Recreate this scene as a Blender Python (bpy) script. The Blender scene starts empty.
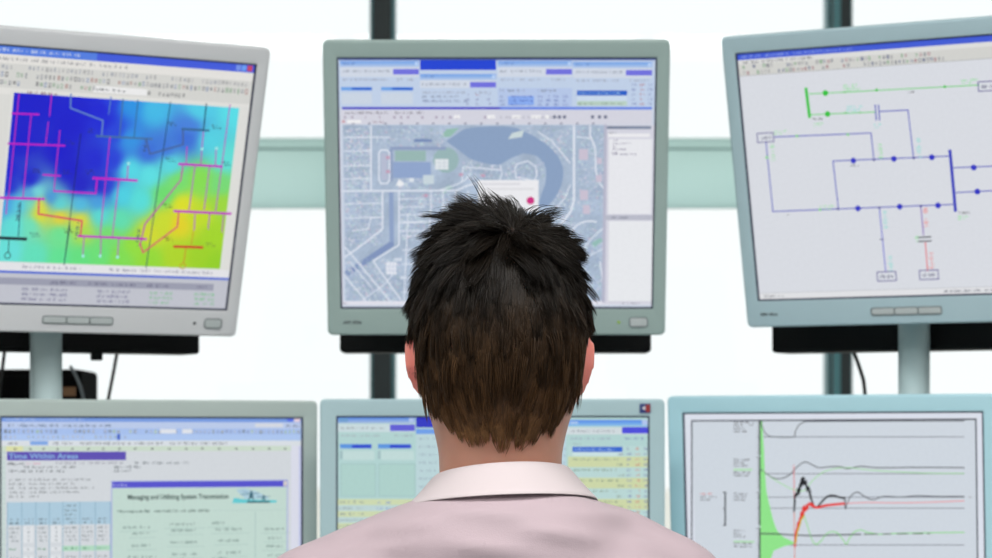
import bpy, bmesh, math, random
import numpy as np
from mathutils import Vector, Matrix, noise

random.seed(7); np.random.seed(7)
SC = bpy.context.scene
C = SC.collection

# ------------------------------------------------------------------ camera
CAMH = 1.11
F_PX, CX, CY = 2524.0, 496.0, 440.0          # focal length and principal point in photo pixels
cam_d = bpy.data.cameras.new('camera'); cam = bpy.data.objects.new('camera', cam_d); C.objects.link(cam)
cam.location = (0, 0, CAMH); cam.rotation_euler = (math.pi/2, 0, 0)
cam_d.sensor_width = 36; cam_d.lens = 36*F_PX/992
cam_d.shift_y = (CY-279)/992
cam_d.dof.use_dof = True; cam_d.dof.focus_distance = 2.12; cam_d.dof.aperture_fstop = 10.5
cam_d.clip_start = .05
SC.camera = cam
# ------------------------------------------------------------------ world, exposure
SC.view_settings.view_transform = 'Standard'; SC.view_settings.look = 'None'
SC.view_settings.gamma = 1; SC.view_settings.use_curve_mapping = False
SC.view_settings.exposure = 0.0
W = bpy.data.worlds.new('overcast_sky'); SC.world = W; W.use_nodes = True
bg = W.node_tree.nodes['Background']
bg.inputs[0].default_value = (.985, 1.0, 1.0, 1); bg.inputs[1].default_value = 1.12
# large ceiling lamps of the room: (x, y, watts)
LAMPS = [(-1.25, -.55, 28), (0, -.55, 22), (1.25, -.55, 28), (-1.25, 1.35, 17), (0.0, 1.35, 22), (1.25, 1.35, 17)]
LAMP_COL = (1.0, .985, .965)

# ------------------------------------------------------------------ helpers
def s2l(c):
    return tuple((x/255/12.92 if x <= 10.3 else ((x/255+.055)/1.055)**2.4) for x in c)

MATS = {}
def mat(name, rgb, rough=.5, metal=0., spec=.5, noise_amt=0., noise_scale=40., bump=0., bump_scale=200., coat=0., sheen=0., sss=0., srgb=True):
    m = bpy.data.materials.new(name); m.use_nodes = True; nt = m.node_tree
    b = nt.nodes['Principled BSDF']
    col = s2l(rgb) if srgb else rgb
    b.inputs['Base Color'].default_value = (*col, 1)
    b.inputs['Roughness'].default_value = rough; b.inputs['Metallic'].default_value = metal
    b.inputs['Specular IOR Level'].default_value = spec
    b.inputs['Coat Weight'].default_value = coat
    if sheen: b.inputs['Sheen Weight'].default_value = sheen; b.inputs['Sheen Roughness'].default_value = .4
    if sss:
        b.inputs['Subsurface Weight'].default_value = sss
        b.inputs['Subsurface Radius'].default_value = (1, .3, .15); b.inputs['Subsurface Scale'].default_value = .012
    tc = nt.nodes.new('ShaderNodeTexCoord')
    if noise_amt:
        n = nt.nodes.new('ShaderNodeTexNoise'); n.inputs['Scale'].default_value = noise_scale; n.inputs['Detail'].default_value = 4
        nt.links.new(tc.outputs['Object'], n.inputs['Vector'])
        r = nt.nodes.new('ShaderNodeMapRange'); r.inputs['To Min'].default_value = 1-noise_amt; r.inputs['To Max'].default_value = 1+noise_amt
        nt.links.new(n.outputs['Fac'], r.inputs['Value'])
        mx = nt.nodes.new('ShaderNodeVectorMath'); mx.operation = 'SCALE'; mx.inputs[0].default_value = col
        nt.links.new(r.outputs[0], mx.inputs['Scale']); nt.links.new(mx.outputs[0], b.inputs['Base Color'])
    if bump:
        n2 = nt.nodes.new('ShaderNodeTexNoise'); n2.inputs['Scale'].default_value = bump_scale; n2.inputs['Detail'].default_value = 3
        nt.links.new(tc.outputs['Object'], n2.inputs['Vector'])
        bp = nt.nodes.new('ShaderNodeBump'); bp.inputs['Strength'].default_value = bump; bp.inputs['Distance'].default_value = .002
        nt.links.new(n2.outputs['Fac'], bp.inputs['Height']); nt.links.new(bp.outputs[0], b.inputs['Normal'])
    MATS[name] = m
    return m

class MB:
    def __init__(s): s.v = []; s.f = []
    def add(s, vs, fs):
        o = len(s.v); s.v += [tuple(p) for p in vs]; s.f += [tuple(i+o for i in f) for f in fs]; return s
    def box(s, a, b):
        x0, y0, z0 = a; x1, y1, z1 = b
        return s.add([(x0,y0,z0),(x1,y0,z0),(x1,y1,z0),(x0,y1,z0),(x0,y0,z1),(x1,y0,z1),(x1,y1,z1),(x0,y1,z1)],
                     [(3,2,1,0),(4,5,6,7),(0,1,5,4),(1,2,6,5),(2,3,7,6),(3,0,4,7)])
    def loft(s, loops, cap0=True, cap1=True):
        n = len(loops[0]); vs = [p for l in loops for p in l]; fs = []
        for k in range(len(loops)-1):
            for i in range(n):
                j = (i+1) % n; fs.append((k*n+i, k*n+j, (k+1)*n+j, (k+1)*n+i))
        if cap0: fs.append(tuple(reversed(range(n))))
        if cap1: fs.append(tuple((len(loops)-1)*n+i for i in range(n)))
        return s.add(vs, fs)
    def tube(s, pts, r, n=8):
        pts = [Vector(p) for p in pts]; rs = r if isinstance(r, (list, tuple)) else [r]*len(pts)
        loops = []; up = None
        for i, p in enumerate(pts):
            t = (pts[min(i+1, len(pts)-1)]-pts[max(i-1, 0)]).normalized()
            if up is None: up = t.orthogonal().normalized()
            up = (up-t*up.dot(t)).normalized(); sd = t.cross(up)
            loops.append([p+(up*math.cos(2*math.pi*k/n)+sd*math.sin(2*math.pi*k/n))*rs[i] for k in range(n)])
        return s.loft(loops)
    def capsule(s, a, b, ra, rb, n=20, m=6):
        a = Vector(a); b = Vector(b); t = (b-a); L = t.length; t = t/L if L > 1e-6 else Vector((0,0,1))
        pts, rs = [], []
        for k in range(m+1):
            ang = math.pi/2*k/m; pts.append(a-t*ra*math.cos(ang)); rs.append(max(ra*math.sin(ang), 1e-4))
        for k in range(m+1):
            ang = math.pi/2*k/m; pts.append(b+t*rb*math.sin(ang)); rs.append(max(rb*math.cos(ang), 1e-4))
        up = t.orthogonal().normalized(); sd = t.cross(up)
        return s.loft([[p+(up*math.cos(2*math.pi*k/n)+sd*math.sin(2*math.pi*k/n))*r for k in range(n)] for p, r in zip(pts, rs)])
    def ell(s, c, r, n=20, m=12):
        loops = []
        for k in range(m+1):
            a = math.pi*k/m; z = -math.cos(a); q = max(math.sin(a), 1e-3)
            loops.append([(c[0]+r[0]*q*math.cos(2*math.pi*i/n), c[1]+r[1]*q*math.sin(2*math.pi*i/n), c[2]+r[2]*z) for i in range(n)])
        return s.loft(loops)
    def build(s, name, material, parent=None, smooth=False, bevel=0., seg=2):
        me = bpy.data.meshes.new(name); me.from_pydata(s.v, [], s.f); me.update()
        bm = bmesh.new(); bm.from_mesh(me); bmesh.ops.recalc_face_normals(bm, faces=bm.faces); bm.to_mesh(me); bm.free()
        o = bpy.data.objects.new(name, me); C.objects.link(o); o.parent = parent
        if material: me.materials.append(material)
        if smooth: me.polygons.foreach_set('use_smooth', [True]*len(me.polygons))
        if bevel:
            md = o.modifiers.new('bevel', 'BEVEL'); md.width = bevel; md.segments = seg; md.limit_method = 'ANGLE'
        return o

def empty(name, loc, rz=0.):
    o = bpy.data.objects.new(name, None); o.empty_display_size = .1; C.objects.link(o); o.location = loc; o.rotation_euler = (0, 0, rz); return o
def tag(o, label=None, cat=None, group=None, kind=None):
    if label: o['label'] = label
    if cat: o['category'] = cat
    if group: o['group'] = group
    if kind: o['kind'] = kind
    return o

def rrect(hx0, hx1, hz0, hz1, r, y, n=5):
    """rounded rectangle in the XZ plane"""
    pts = []
    for cx, cz, a0 in ((hx1-r, hz1-r, 0), (hx0+r, hz1-r, 90), (hx0+r, hz0+r, 180), (hx1-r, hz0+r, 270)):
        for k in range(n+1):
            a = math.radians(a0+90*k/n); pts.append((cx+r*math.cos(a), y, cz+r*math.sin(a)))
    return pts

# ------------------------------------------------------------------ materials
mat('white_wall', (226,228,226), .8, noise_amt=.03, noise_scale=8, bump=.1)
mat('white_ceiling', (235,236,234), .85, noise_amt=.02, noise_scale=12, bump=.1)
mat('carpet', (120,124,128), .95, noise_amt=.2, noise_scale=120, bump=.6, bump_scale=300)
mat('mullion_dark', (48,58,60), .45, metal=.2, noise_amt=.06, noise_scale=15)
mat('mullion_teal', (92,150,156), .4, metal=.2, noise_amt=.04)  # tone of the painted glow fringe and lighter side face
mat('transom_teal', (176,212,207), .45, noise_amt=.03, noise_scale=6)
mat('transom_seam', (170,208,205), .5, noise_amt=.03)
mat('pavement', (236,232,222), .9, noise_amt=.04, noise_scale=1.5)
mat('black_plastic', (10,11,12), .6, spec=.2, noise_amt=.1, noise_scale=60, bump=.05)
mat('case_black', (9,9,10), .9, spec=.05, noise_amt=.1, noise_scale=60)
mat('black_rubber', (14,14,15), .5, noise_amt=.05)
mat('pole_metal', (208,230,232), .35, metal=.15, noise_amt=.03, noise_scale=30)
mat('gasket', (38,46,74), .5, noise_amt=.05)
mat('desk_laminate', (206,208,206), .5, noise_amt=.03, noise_scale=30)
mat('desk_metal', (120,124,126), .4, metal=.5, noise_amt=.03)
mat('chair_fabric', (42,46,54), .9, noise_amt=.15, noise_scale=200, bump=.3, bump_scale=500)
mat('mark_grey', (92,100,104), .6, noise_amt=.02)
mat('seam_grey', (118,126,130), .6, noise_amt=.02)
mat('button_grey', (188,196,196), .45, noise_amt=.02)
mat('badge_blue', (34,52,120), .4, noise_amt=.02)
mat('badge_red', (150,44,48), .4, noise_amt=.02)
mat('badge_white', (215,215,220), .4, noise_amt=.02)
mat('sticker', (120,84,52), .6, noise_amt=.1)
mat('lamp_frame', (225,225,222), .5, noise_amt=.02)

# ------------------------------------------------------------------ the room
YW = 5.0          # window wall
def struct(mb, name, m, parent=None, **k):
    o = mb.build(name, MATS[m], parent, **k)
    if parent is None: o['kind'] = 'structure'
    return o
XL, XR, YB, ZC = -3.9, 3.9, -2.2, 2.8
struct(MB().box((XL,YB,-.1),(XR,YW+.05,0)), 'floor', 'carpet')
struct(MB().box((XL,YB,ZC),(XR,YW+.05,ZC+.1)), 'ceiling', 'white_ceiling')
struct(MB().box((XL-.1,YB,0),(XL,YW,ZC)), 'wall_left', 'white_wall')
struct(MB().box((XR,YB,0),(XR+.1,YW,ZC)), 'wall_right', 'white_wall')
struct(MB().box((XL-.1,YB-.1,0),(XR+.1,YB,ZC)), 'wall_back', 'white_wall')
struct(MB().box((XL-6,YW+.06,-.3),(XR+6,YW+60,-.15)), 'ground', 'pavement')
SPX = F_PX/YW
MULL = [(383.2-CX)/SPX+.9006*k for k in range(-4, 5)]
TZ0, TZ1 = CAMH+(CY-211)/SPX, CAMH+(CY-141)/SPX
ntrim = 0
for k, x in enumerate(MULL):
    if abs(x) > 3.85: continue
    ntrim += 1
    o = struct(MB().box((x-.018,YW-.06,0),(x+.018,YW+.05,ZC)), 'trim_%d' % ntrim, 'mullion_dark', bevel=.002)
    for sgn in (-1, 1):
        MB().box((x+sgn*.018-(.007 if sgn < 0 else 0),YW-.03,0.02),(x+sgn*.018+(.007 if sgn > 0 else 0),YW+.03,ZC-.01)).build('glow_fringe', MATS['mullion_teal'], o)  # window glow along the mullion edges, built as teal strips
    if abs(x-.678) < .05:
        MB().box((x-.0175,YW-.0615,0.02),(x-.003,YW-.0600,ZC-.01)).build('side_face_tone', MATS['mullion_teal'], o)  # mullion's lighter side face, painted onto the front as a teal strip
# transom: a pale rail between the mullions, in each bay
xs = [XL]+[x for x in MULL if abs(x) < 3.85]+[XR]
glass = bpy.data.materials.new('window_glass'); glass.use_nodes = True
nt = glass.node_tree; nt.nodes.clear()
out = nt.nodes.new('ShaderNodeOutputMaterial'); mx = nt.nodes.new('ShaderNodeMixShader'); tr = nt.nodes.new('ShaderNodeBsdfTransparent'); gl = nt.nodes.new('ShaderNodeBsdfGlossy')
fr = nt.nodes.new('ShaderNodeFresnel'); fr.inputs[0].default_value = 1.35
tr.inputs[0].default_value = (.955,.975,.975,1); gl.inputs['Roughness'].default_value = .02
nt.links.new(fr.outputs[0], mx.inputs[0]); nt.links.new(tr.outputs[0], mx.inputs[1]); nt.links.new(gl.outputs[0], mx.inputs[2]); nt.links.new(mx.outputs[0], out.inputs[0])
MATS['window_glass'] = glass
tm_ = MATS['transom_teal'].node_tree; bb_ = tm_.nodes['Principled BSDF']; oo_ = tm_.nodes['Material Output']
tl_ = tm_.nodes.new('ShaderNodeBsdfTranslucent'); tl_.inputs[0].default_value = (*s2l((232,250,248)), 1); mx_ = tm_.nodes.new('ShaderNodeMixShader'); mx_.inputs[0].default_value = .9
tm_.links.new(bb_.outputs[0], mx_.inputs[1]); tm_.links.new(tl_.outputs[0], mx_.inputs[2]); tm_.links.new(mx_.outputs[0], oo_.inputs[0])
nw = 0
for a, b in zip(xs[:-1], xs[1:]):
    if b-a < .15: continue
    ntrim += 1
    o = struct(MB().box((a+.018,YW-.05,TZ0),(b-.018,YW-.042,TZ1)), 'trim_%d' % ntrim, 'transom_teal')
    MB().box((a+.02,YW-.0515,TZ1-.024),(b-.02,YW-.0498,TZ1-.019)).build('seam', MATS['transom_seam'], o)
    for z0, z1 in ((.02, TZ0), (TZ1, ZC-.02)):
        nw += 1
        wo = struct(MB().box((a+.018,YW-.004,z0),(b-.018,YW+.004,z1)), 'window_%d' % nw, 'window_glass')

# ceiling lamps (the room's own light)
for i, (x, y, wt) in enumerate(LAMPS):
    e = empty('ceiling_light', (x, y, ZC)); tag(e, 'white rectangular ceiling light panel above the control room', 'ceiling light', 'ceiling light panels')
    fm = MB()
    for a, b in (((-.62,-.32,-.05),(.62,-.29,0)), ((-.62,.29,-.05),(.62,.32,0)), ((-.62,-.29,-.05),(-.59,.29,0)), ((.59,-.29,-.05),(.62,.29,0))): fm.box(a, b)
    fm.build('frame', MATS['lamp_frame'], e)
    MB().box((-.59,-.29,-.012),(.59,.29,0)).build('reflector', MATS['lamp_frame'], e)
    ld = bpy.data.lights.new('lamp', 'AREA'); ld.shape = 'RECTANGLE'; ld.size = 1.16; ld.size_y = .56; ld.energy = wt; ld.color = LAMP_COL
    lo = bpy.data.objects.new('lamp', ld); C.objects.link(lo); lo.parent = e; lo.location = (0, 0, -.02)

# ------------------------------------------------------------------ desk
DZ = .74
desk = empty('control_desk', (0, 3.12, 0)); tag(desk, 'long pale grey control desk carrying the two rows of monitors', 'desk')
MB().box((-1.35,-.62,DZ-.03),(1.35,.72,DZ)).build('desktop', MATS['desk_laminate'], desk, bevel=.004)
for x in (-1.28, 1.28):
    MB().box((x-.03,-.5,0),(x+.03,.65,DZ-.03)).build('side_panel', MATS['desk_metal'], desk, bevel=.003)
MB().box((-1.25,.6,.25),(1.25,.62,DZ-.03)).build('modesty_panel', MATS['desk_metal'], desk)

# ------------------------------------------------------------------ monitors
SW, SH = .376, .301
BL, BR, BT, BB = .0175, .0165, .0215, .034
def rot(yaw, pitch): return Matrix.Rotation(yaw, 3, 'Z') @ Matrix.Rotation(pitch, 3, 'X')
class Pose:
    """position (camera-height relative z), yaw and forward pitch of a screen plane"""
    def __init__(s, x, y, z, yaw, pitch):
        s.c = Vector((x, y, z+CAMH)); s.yaw = math.radians(yaw); s.R = rot(s.yaw, math.radians(pitch)); s.pitch = math.radians(pitch); s.sw = SW if z > 0 else .370
    def uv(s, px, py):
        """photo pixel -> point on the screen plane, in screen units (0..316 across, 0..253 down)"""
        d = Vector(((px-CX)/F_PX, 1, (CY-py)/F_PX)); o = Vector((0, 0, CAMH)); n = s.R @ Vector((0, 1, 0))
        t = (s.c-o).dot(n)/d.dot(n); p = s.R.transposed() @ (o+d*t-s.c)
        return ((p.x+s.sw/2)/s.sw*316, (SH/2-p.z)/SH*253)
    def px(s, u, v):
        p = s.R @ Vector((u/316*s.sw-s.sw/2, 0, SH/2-v/253*SH)) + s.c - Vector((0, 0, CAMH))
        return (CX+F_PX*p.x/p.y, CY-F_PX*p.z/p.y)
POSES = {
 'UC': Pose(.001, 3.0225, .3061, 0, 15.5), 'UL': Pose(-.4733, 2.9557, .3037, 29.0, 17.5), 'UR': Pose(.4735, 2.9809, .3182, -27.4, 14.2),
 'LC': Pose(-.0038, 3.0035, -.1232, 0, 0), 'LL': Pose(-.409, 3.0221, -.1239, 23, .4), 'LR': Pose(.4033, 3.0271, -.1177, -24.5, 4.0)}

# display graphics: flat print on the panel, one mesh with a colour attribute
class Disp:
    LZ = .00005
    def __init__(s, pose, bgcol):
        s.p = pose; s.v = []; s.f = []; s.c = []; s.rect(0, 0, 316, 253, bgcol, 0)
    def P(s, x, y): return s.p.uv(x, y)
    def face(s, uvs, col, L, cols=None):
        o = len(s.v)
        for i, (u, v) in enumerate(uvs):
            u = min(max(u, 0), 316); v = min(max(v, 0), 253)
            s.v.append((u/316*s.p.sw-s.p.sw/2, -L*s.LZ, SH/2-v/253*SH)); s.c.append(s2l(cols[i] if cols else col))
        s.f.append(tuple(range(o, o+len(uvs))))
    def rect(s, u0, v0, u1, v1, col, L=1): s.face([(u0,v1),(u1,v1),(u1,v0),(u0,v0)], col, L)
    def prect(s, x0, y0, x1, y1, col, L=1):
        a = s.P(x0, y0); b = s.P(x1, y1); s.rect(a[0], a[1], b[0], b[1], col, L)
    def poly(s, pts, col, L=1): s.face(pts, col, L)
    def ppoly(s, pts, col, L=1):
        # fan triangulation is left to the mesh; keep concave outlines as one ngon
        s.face([s.P(*q) for q in pts], col, L)
    def line(s, pts, w, col, L=2):
        for (a, b) in zip(pts[:-1], pts[1:]):
            dx, dy = b[0]-a[0], b[1]-a[1]; l = math.hypot(dx, dy) or 1e-6; nx, ny = -dy/l*w/2, dx/l*w/2; ex, ey = dx/l*w*.3, dy/l*w*.3
            s.face([(a[0]-nx-ex,a[1]-ny-ey),(b[0]-nx+ex,b[1]-ny+ey),(b[0]+nx+ex,b[1]+ny+ey),(a[0]+nx-ex,a[1]+ny-ey)], col, L)
    def pline(s, pts, w, col, L=2): s.line([s.P(*q) for q in pts], w, col, L)
    def circ(s, u, v, r, col, L=3, n=14): s.face([(u+r*math.cos(2*math.pi*k/n), v+r*math.sin(2*math.pi*k/n)) for k in range(n)], col, L)
    def pcirc(s, x, y, r, col, L=3):
        u, v = s.P(x, y); s.circ(u, v, r, col, L)
    def frame(s, u0, v0, u1, v1, w, col, L=3): s.line([(u0,v0),(u1,v0),(u1,v1),(u0,v1),(u0,v0)], w, col, L)
    def scrib(s, u, v, wid, h, col, L=3, dens=.75, vert=False):
        col = tuple(c*.85+205*.15 for c in col)
        """illegible small print: strokes grouped in words"""
        x = 0.
        while x < wid:
            wl = random.uniform(3, 9)
            e = min(x+wl, wid)
            while x < e:
                a, b = random.uniform(0, .45)*h, random.uniform(.7, 1)*h
                if random.random() < dens:
                    if vert: s.rect(u+a, v+x, u+b, v+x+.62, col, L)
                    else: s.rect(u+x, v+a, u+x+.62, v+b, col, L)
                x += .95
            x += 1.5
    def pscrib(s, x0, y0, wid, h, col, L=3, **k):
        u, v = s.P(x0, y0); s.scrib(u, v, wid, h, col, L, **k)
    def icons(s, u0, u1, v, h, cols, step=4.2, L=3, skip=.12):
        u = u0
        while u < u1:
            if random.random() > skip:
                c = tuple(q*.5+205*.5 for q in random.choice(cols)); w = random.uniform(1.6, 3.2)
                s.rect(u, v+random.uniform(0, .25)*h, u+w, v+h*random.uniform(.75, 1), c, L)
                if random.random() < .5: s.rect(u+w*.3, v+h*.35, u+w*.7, v+h*.6, (235,235,235), L+.5)
            else: u += step*.7
            u += step
    def grid(s, u0, v0, u1, v1, nu, nv, fn, L=1):
        o = len(s.v)
        for j in range(nv+1):
            for i in range(nu+1):
                u = u0+(u1-u0)*i/nu; v = v0+(v1-v0)*j/nv
                s.v.append((u/316*s.p.sw-s.p.sw/2, -L*s.LZ, SH/2-v/253*SH)); s.c.append(s2l(fn(u, v)))
        for j in range(nv):
            for i in range(nu):
                a = o+j*(nu+1)+i; s.f.append((a+nu+1, a+nu+2, a+1, a))
    def text(s, body, u, v, h, col, L=4, bold=0., width=None):
        cu = bpy.data.curves.new('t', 'FONT'); cu.body = body; cu.size = 1; cu.offset = bold; cu.resolution_u = 3
        ob = bpy.data.objects.new('t', cu); C.objects.link(ob); bpy.context.view_layer.update()
        me = ob.to_mesh(); co = [(q.co.x, q.co.y) for q in me.vertices]; fs = [tuple(p.vertices) for p in me.polygons]
        wmax = max(q[0] for q in co); sx = (width/wmax) if width else h/.72
        o = len(s.v); sy = h/.72
        for x, y in co:
            uu, vv = u+x*sx, v-y*sy
            s.v.append((uu/316*s.p.sw-s.p.sw/2, -L*s.LZ, SH/2-vv/253*SH)); s.c.append(s2l(col))
        s.f += [tuple(i+o for i in f) for f in fs]
        ob.to_mesh_clear(); bpy.data.objects.remove(ob); bpy.data.curves.remove(cu)
    def build(s, parent, y):
        me = bpy.data.meshes.new('display'); me.from_pydata([(a, b+y, c) for a, b, c in s.v], [], s.f); me.update()
        at = me.color_attributes.new('ink', 'FLOAT_COLOR', 'POINT')
        at.data.foreach_set('color', np.concatenate([np.array(s.c), np.ones((len(s.c), 1))], 1).ravel().astype(np.float32))
        o = bpy.data.objects.new('display', me); C.objects.link(o); o.parent = parent; me.materials.append(MATS['lit_screen'])
        o['label'] = 'lit flat screen showing its picture'
        return o
m = bpy.data.materials.new('lit_screen'); m.use_nodes = True; nt = m.node_tree; MATS['lit_screen'] = m
b = nt.nodes['Principled BSDF']; b.inputs['Base Color'].default_value = (.012,.013,.015,1); b.inputs['Roughness'].default_value = .45; b.inputs['Specular IOR Level'].default_value = .25
at = nt.nodes.new('ShaderNodeVertexColor'); at.layer_name = 'ink'
tcn = nt.nodes.new('ShaderNodeTexCoord'); nn = nt.nodes.new('ShaderNodeTexNoise'); nn.inputs['Scale'].default_value = 260; nn.inputs['Detail'].default_value = 2
mr = nt.nodes.new('ShaderNodeMapRange'); mr.inputs['To Min'].default_value = .96; mr.inputs['To Max'].default_value = 1.04
nt.links.new(tcn.outputs['Object'], nn.inputs['Vector']); nt.links.new(nn.outputs['Fac'], mr.inputs['Value'])
sc_ = nt.nodes.new('ShaderNodeVectorMath'); sc_.operation = 'SCALE'
nt.links.new(at.outputs['Color'], sc_.inputs[0]); nt.links.new(mr.outputs[0], sc_.inputs['Scale'])
nt.links.new(sc_.outputs[0], b.inputs['Emission Color']); b.inputs['Emission Strength'].default_value = .93

def px_line(pose_center, direction, px):
    """how far along a horizontal direction a point has to move to reach photo column px"""
    k = (px-CX)/F_PX; return (k*pose_center.y-pose_center.x)/(direction.x-k*direction.y)

def monitor(key, plastic, label, upper, stand=None):
    ps = POSES[key]; pm = MATS[plastic]
    e = empty('monitor', (ps.c.x, ps.c.y, DZ), ps.yaw)
    tag(e, label, 'monitor', 'monitors facing the operator')
    # parts are modelled in the tilted panel frame, then moved into the thing's frame
    T = Matrix.Translation((0, 0, ps.c.z-DZ)) @ Matrix.Rotation(ps.pitch, 4, 'X')
    def put(o, par=True):
        o.matrix_local = T; return o
    w, h = ps.sw/2, SH/2
    X0, X1, Z0, Z1 = -SW/2-BL, SW/2+BR, -h-BB, h+BT
    g = .0006
    fr = MB().loft([rrect(X0+.012,X1-.012,Z0+.006,Z1-.014,.006,.034), rrect(X0+.002,X1-.002,Z0+.002,Z1-.004,.006,.012), rrect(X0,X1,Z0,Z1,.0065,.004), rrect(X0,X1,Z0,Z1,.0065,-.002), rrect(X0+.001,X1-.001,Z0+.001,Z1-.001,.0055,-.0036), rrect(X0+.003,X1-.003,Z0+.003,Z1-.003,.004,-.0043),
                   rrect(-w-.003,w+.003,-h-.003,h+.003,.002,-.0040), rrect(-w-.0008,w+.0008,-h-.0008,h+.0008,.001,-.0025)], cap0=True, cap1=False)
    o = put(fr.build('bezel', pm, e, smooth=False))
    md = o.modifiers.new('w', 'WEIGHTED_NORMAL')
    gk = MB().loft([rrect(-w-.0012,w+.0012,-h-.0012,h+.0012,.001,-.0030), rrect(-w+g,w-g,-h+g,h-g,.001,-.0026), rrect(-w+g,w-g,-h+g,h-g,.001,.0015)], cap0=False, cap1=False)
    put(gk.build('screen_gasket', MATS['gasket'], e))
    # back housing
    hb = MB().loft([rrect(-.15,.15,-.12,.12,.02,.033), rrect(-.13,.13,-.10,.10,.02,.058), rrect(-.10,.10,-.08,.08,.02,.064)])
    put(hb.build('back_housing', pm, e))
    # buttons along the lower bezel
    zb = -h-BB*.52
    def button(x0, x1, z0, z1, par_name='button', r=.003):
        rim = put(MB().loft([rrect(x0-.0012,x1+.0012,z0-.0012,z1+.0012,r+.001,-.0035), rrect(x0-.0012,x1+.0012,z0-.0012,z1+.0012,r+.001,-.0052), rrect(x0,x1,z0,z1,r,-.0052), rrect(x0,x1,z0,z1,r,-.0042)], cap0=False, cap1=False).build(par_name+'_rim', MATS['seam_grey'], e))
        bt = put(MB().loft([rrect(x0,x1,z0,z1,r,-.0035), rrect(x0,x1,z0,z1,r,-.0050), rrect(x0+.0008,x1-.0008,z0+.0008,z1-.0008,r*.7,-.0058)]).build(par_name, MATS['button_grey'], e))
        return bt
    if upper:
        for k in range(3):
            button(-.0435+k*.029, -.0435+k*.029+.0278, zb-.0038, zb+.0038, r=.002)
        pb = button(w-.0265, w-.0055, zb-.0052, zb+.0052, 'power_button')
        led = put(MB().ell((w-.040, -.0047, zb), (.0022,.0008,.0018), 10, 6).build('power_light', MATS['led_'+key], e))
        mk = MB(); xx = -w+.002
        for k in range(9):
            hh = random.uniform(.6, 1); mk.box((xx,-.0048,zb-.0018),(xx+.0013,-.0044,zb-.0018+.0042*hh)); xx += .0023+(.002 if k == 3 else 0)
        put(mk.build('model_mark', MATS['mark_grey'], e))
    elif key == 'LC':
        bx0, bz0 = w-.0105, h+.0048
        bd = put(MB().box((bx0,-.0054,bz0),(bx0+.013,-.0040,bz0+.011)).build('badge', MATS['badge_blue'], e))
        q = MB().box((bx0+.0070,-.0058,bz0+.001),(bx0+.0125,-.0054,bz0+.010)).build('badge_patch', MATS['badge_red'], bd)
        q = MB().box((bx0+.0035,-.0060,bz0+.004),(bx0+.0068,-.0054,bz0+.0075)).build('badge_mark', MATS['badge_white'], bd)
    # stand
    if upper:
        # pole column: behind the panel's lower edge, at the photo column of the pole
        inv = Matrix.Rotation(-ps.yaw, 3, 'Z')
        low = ps.c+ps.R @ Vector((0, 0, -.167)); back = Matrix.Rotation(ps.yaw, 3, 'Z') @ Vector((0, 1, 0)); side = Matrix.Rotation(ps.yaw, 3, 'Z') @ Vector((1, 0, 0))
        base = low+back*.085; base = base+side*px_line(base, side, stand['pole'])
        lp = inv @ (base-e.location); lz = ps.c.z-DZ
        pr = .0195
        pole = MB().tube([(lp.x,lp.y,0.012),(lp.x,lp.y,lz-.172)], pr, 20).build('pole', MATS['pole_metal'], e, smooth=True)
        pole.data.polygons[-1].use_smooth = False
        up = MB().tube([(lp.x,lp.y,lz-.174),(lp.x,lp.y,lz-.170),(lp.x,lp.y,lz+.02)], [pr*1.06,pr*1.08,pr*1.08], 20).build('pole_collar', MATS['pole_metal'], e, smooth=True)
        MB().tube([(lp.x,lp.y,0),(lp.x,lp.y,.008),(lp.x,lp.y,.014)], [.042,.042,.034], 28).build('foot_plate', MATS['pole_metal'], e, bevel=.001)
        MB().box((lp.x-.03,.045,lz-.04),(lp.x+.03,lp.y-.005,lz+.015)).build('mount_bracket', MATS['black_plastic'], e, bevel=.003)
        bc = base+back*.046
        zlow = CAMH+(CY-stand['bar_y'])*(bc.y)/F_PX
        half = abs(px_line(bc, side, stand['bar_end'])); lb = inv @ (bc-e.location)
        zl = zlow-DZ
        if 'bar_end2' in stand:
            a0 = px_line(bc, side, stand['bar_end']); a1 = px_line(bc, side, stand['bar_end2'])
        else: a0, a1 = -half, half
        bar = MB().box((lb.x+a0,lb.y-.028,zl),(lb.x+a1,lb.y+.03,zl+.05)).build('mounting_bar', MATS['black_plastic'], e, bevel=.004)
        if key == 'UL':
            hx = (px_line(bc, side, 91)); 
            MB().box((lb.x+hx-.007,lb.y-.025,zl-.010),(lb.x+hx+.007,lb.y-.015,zl+.004)).build('cable_hook', MATS['black_plastic'], bar, bevel=.002)
        return e, lb, zl, inv
    else:
        MB().box((-.035,.062,0.012),(.035,.085,.16+ps.c.z-DZ-.1)).build('stand_neck', pm, e, bevel=.006)
        o = MB().loft([rrect(-.12,.12,-.09,.09,.03,0), rrect(-.12,.12,-.09,.09,.03,.008), rrect(-.11,.11,-.08,.08,.03,.013)]).build('stand_base', pm, e)
        # base was drawn upright: lay it down flat on the desk
        for v in o.data.vertices: x, y, z = v.co; v.co = (x, z-.035, y)
        return e, None, None, None

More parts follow.
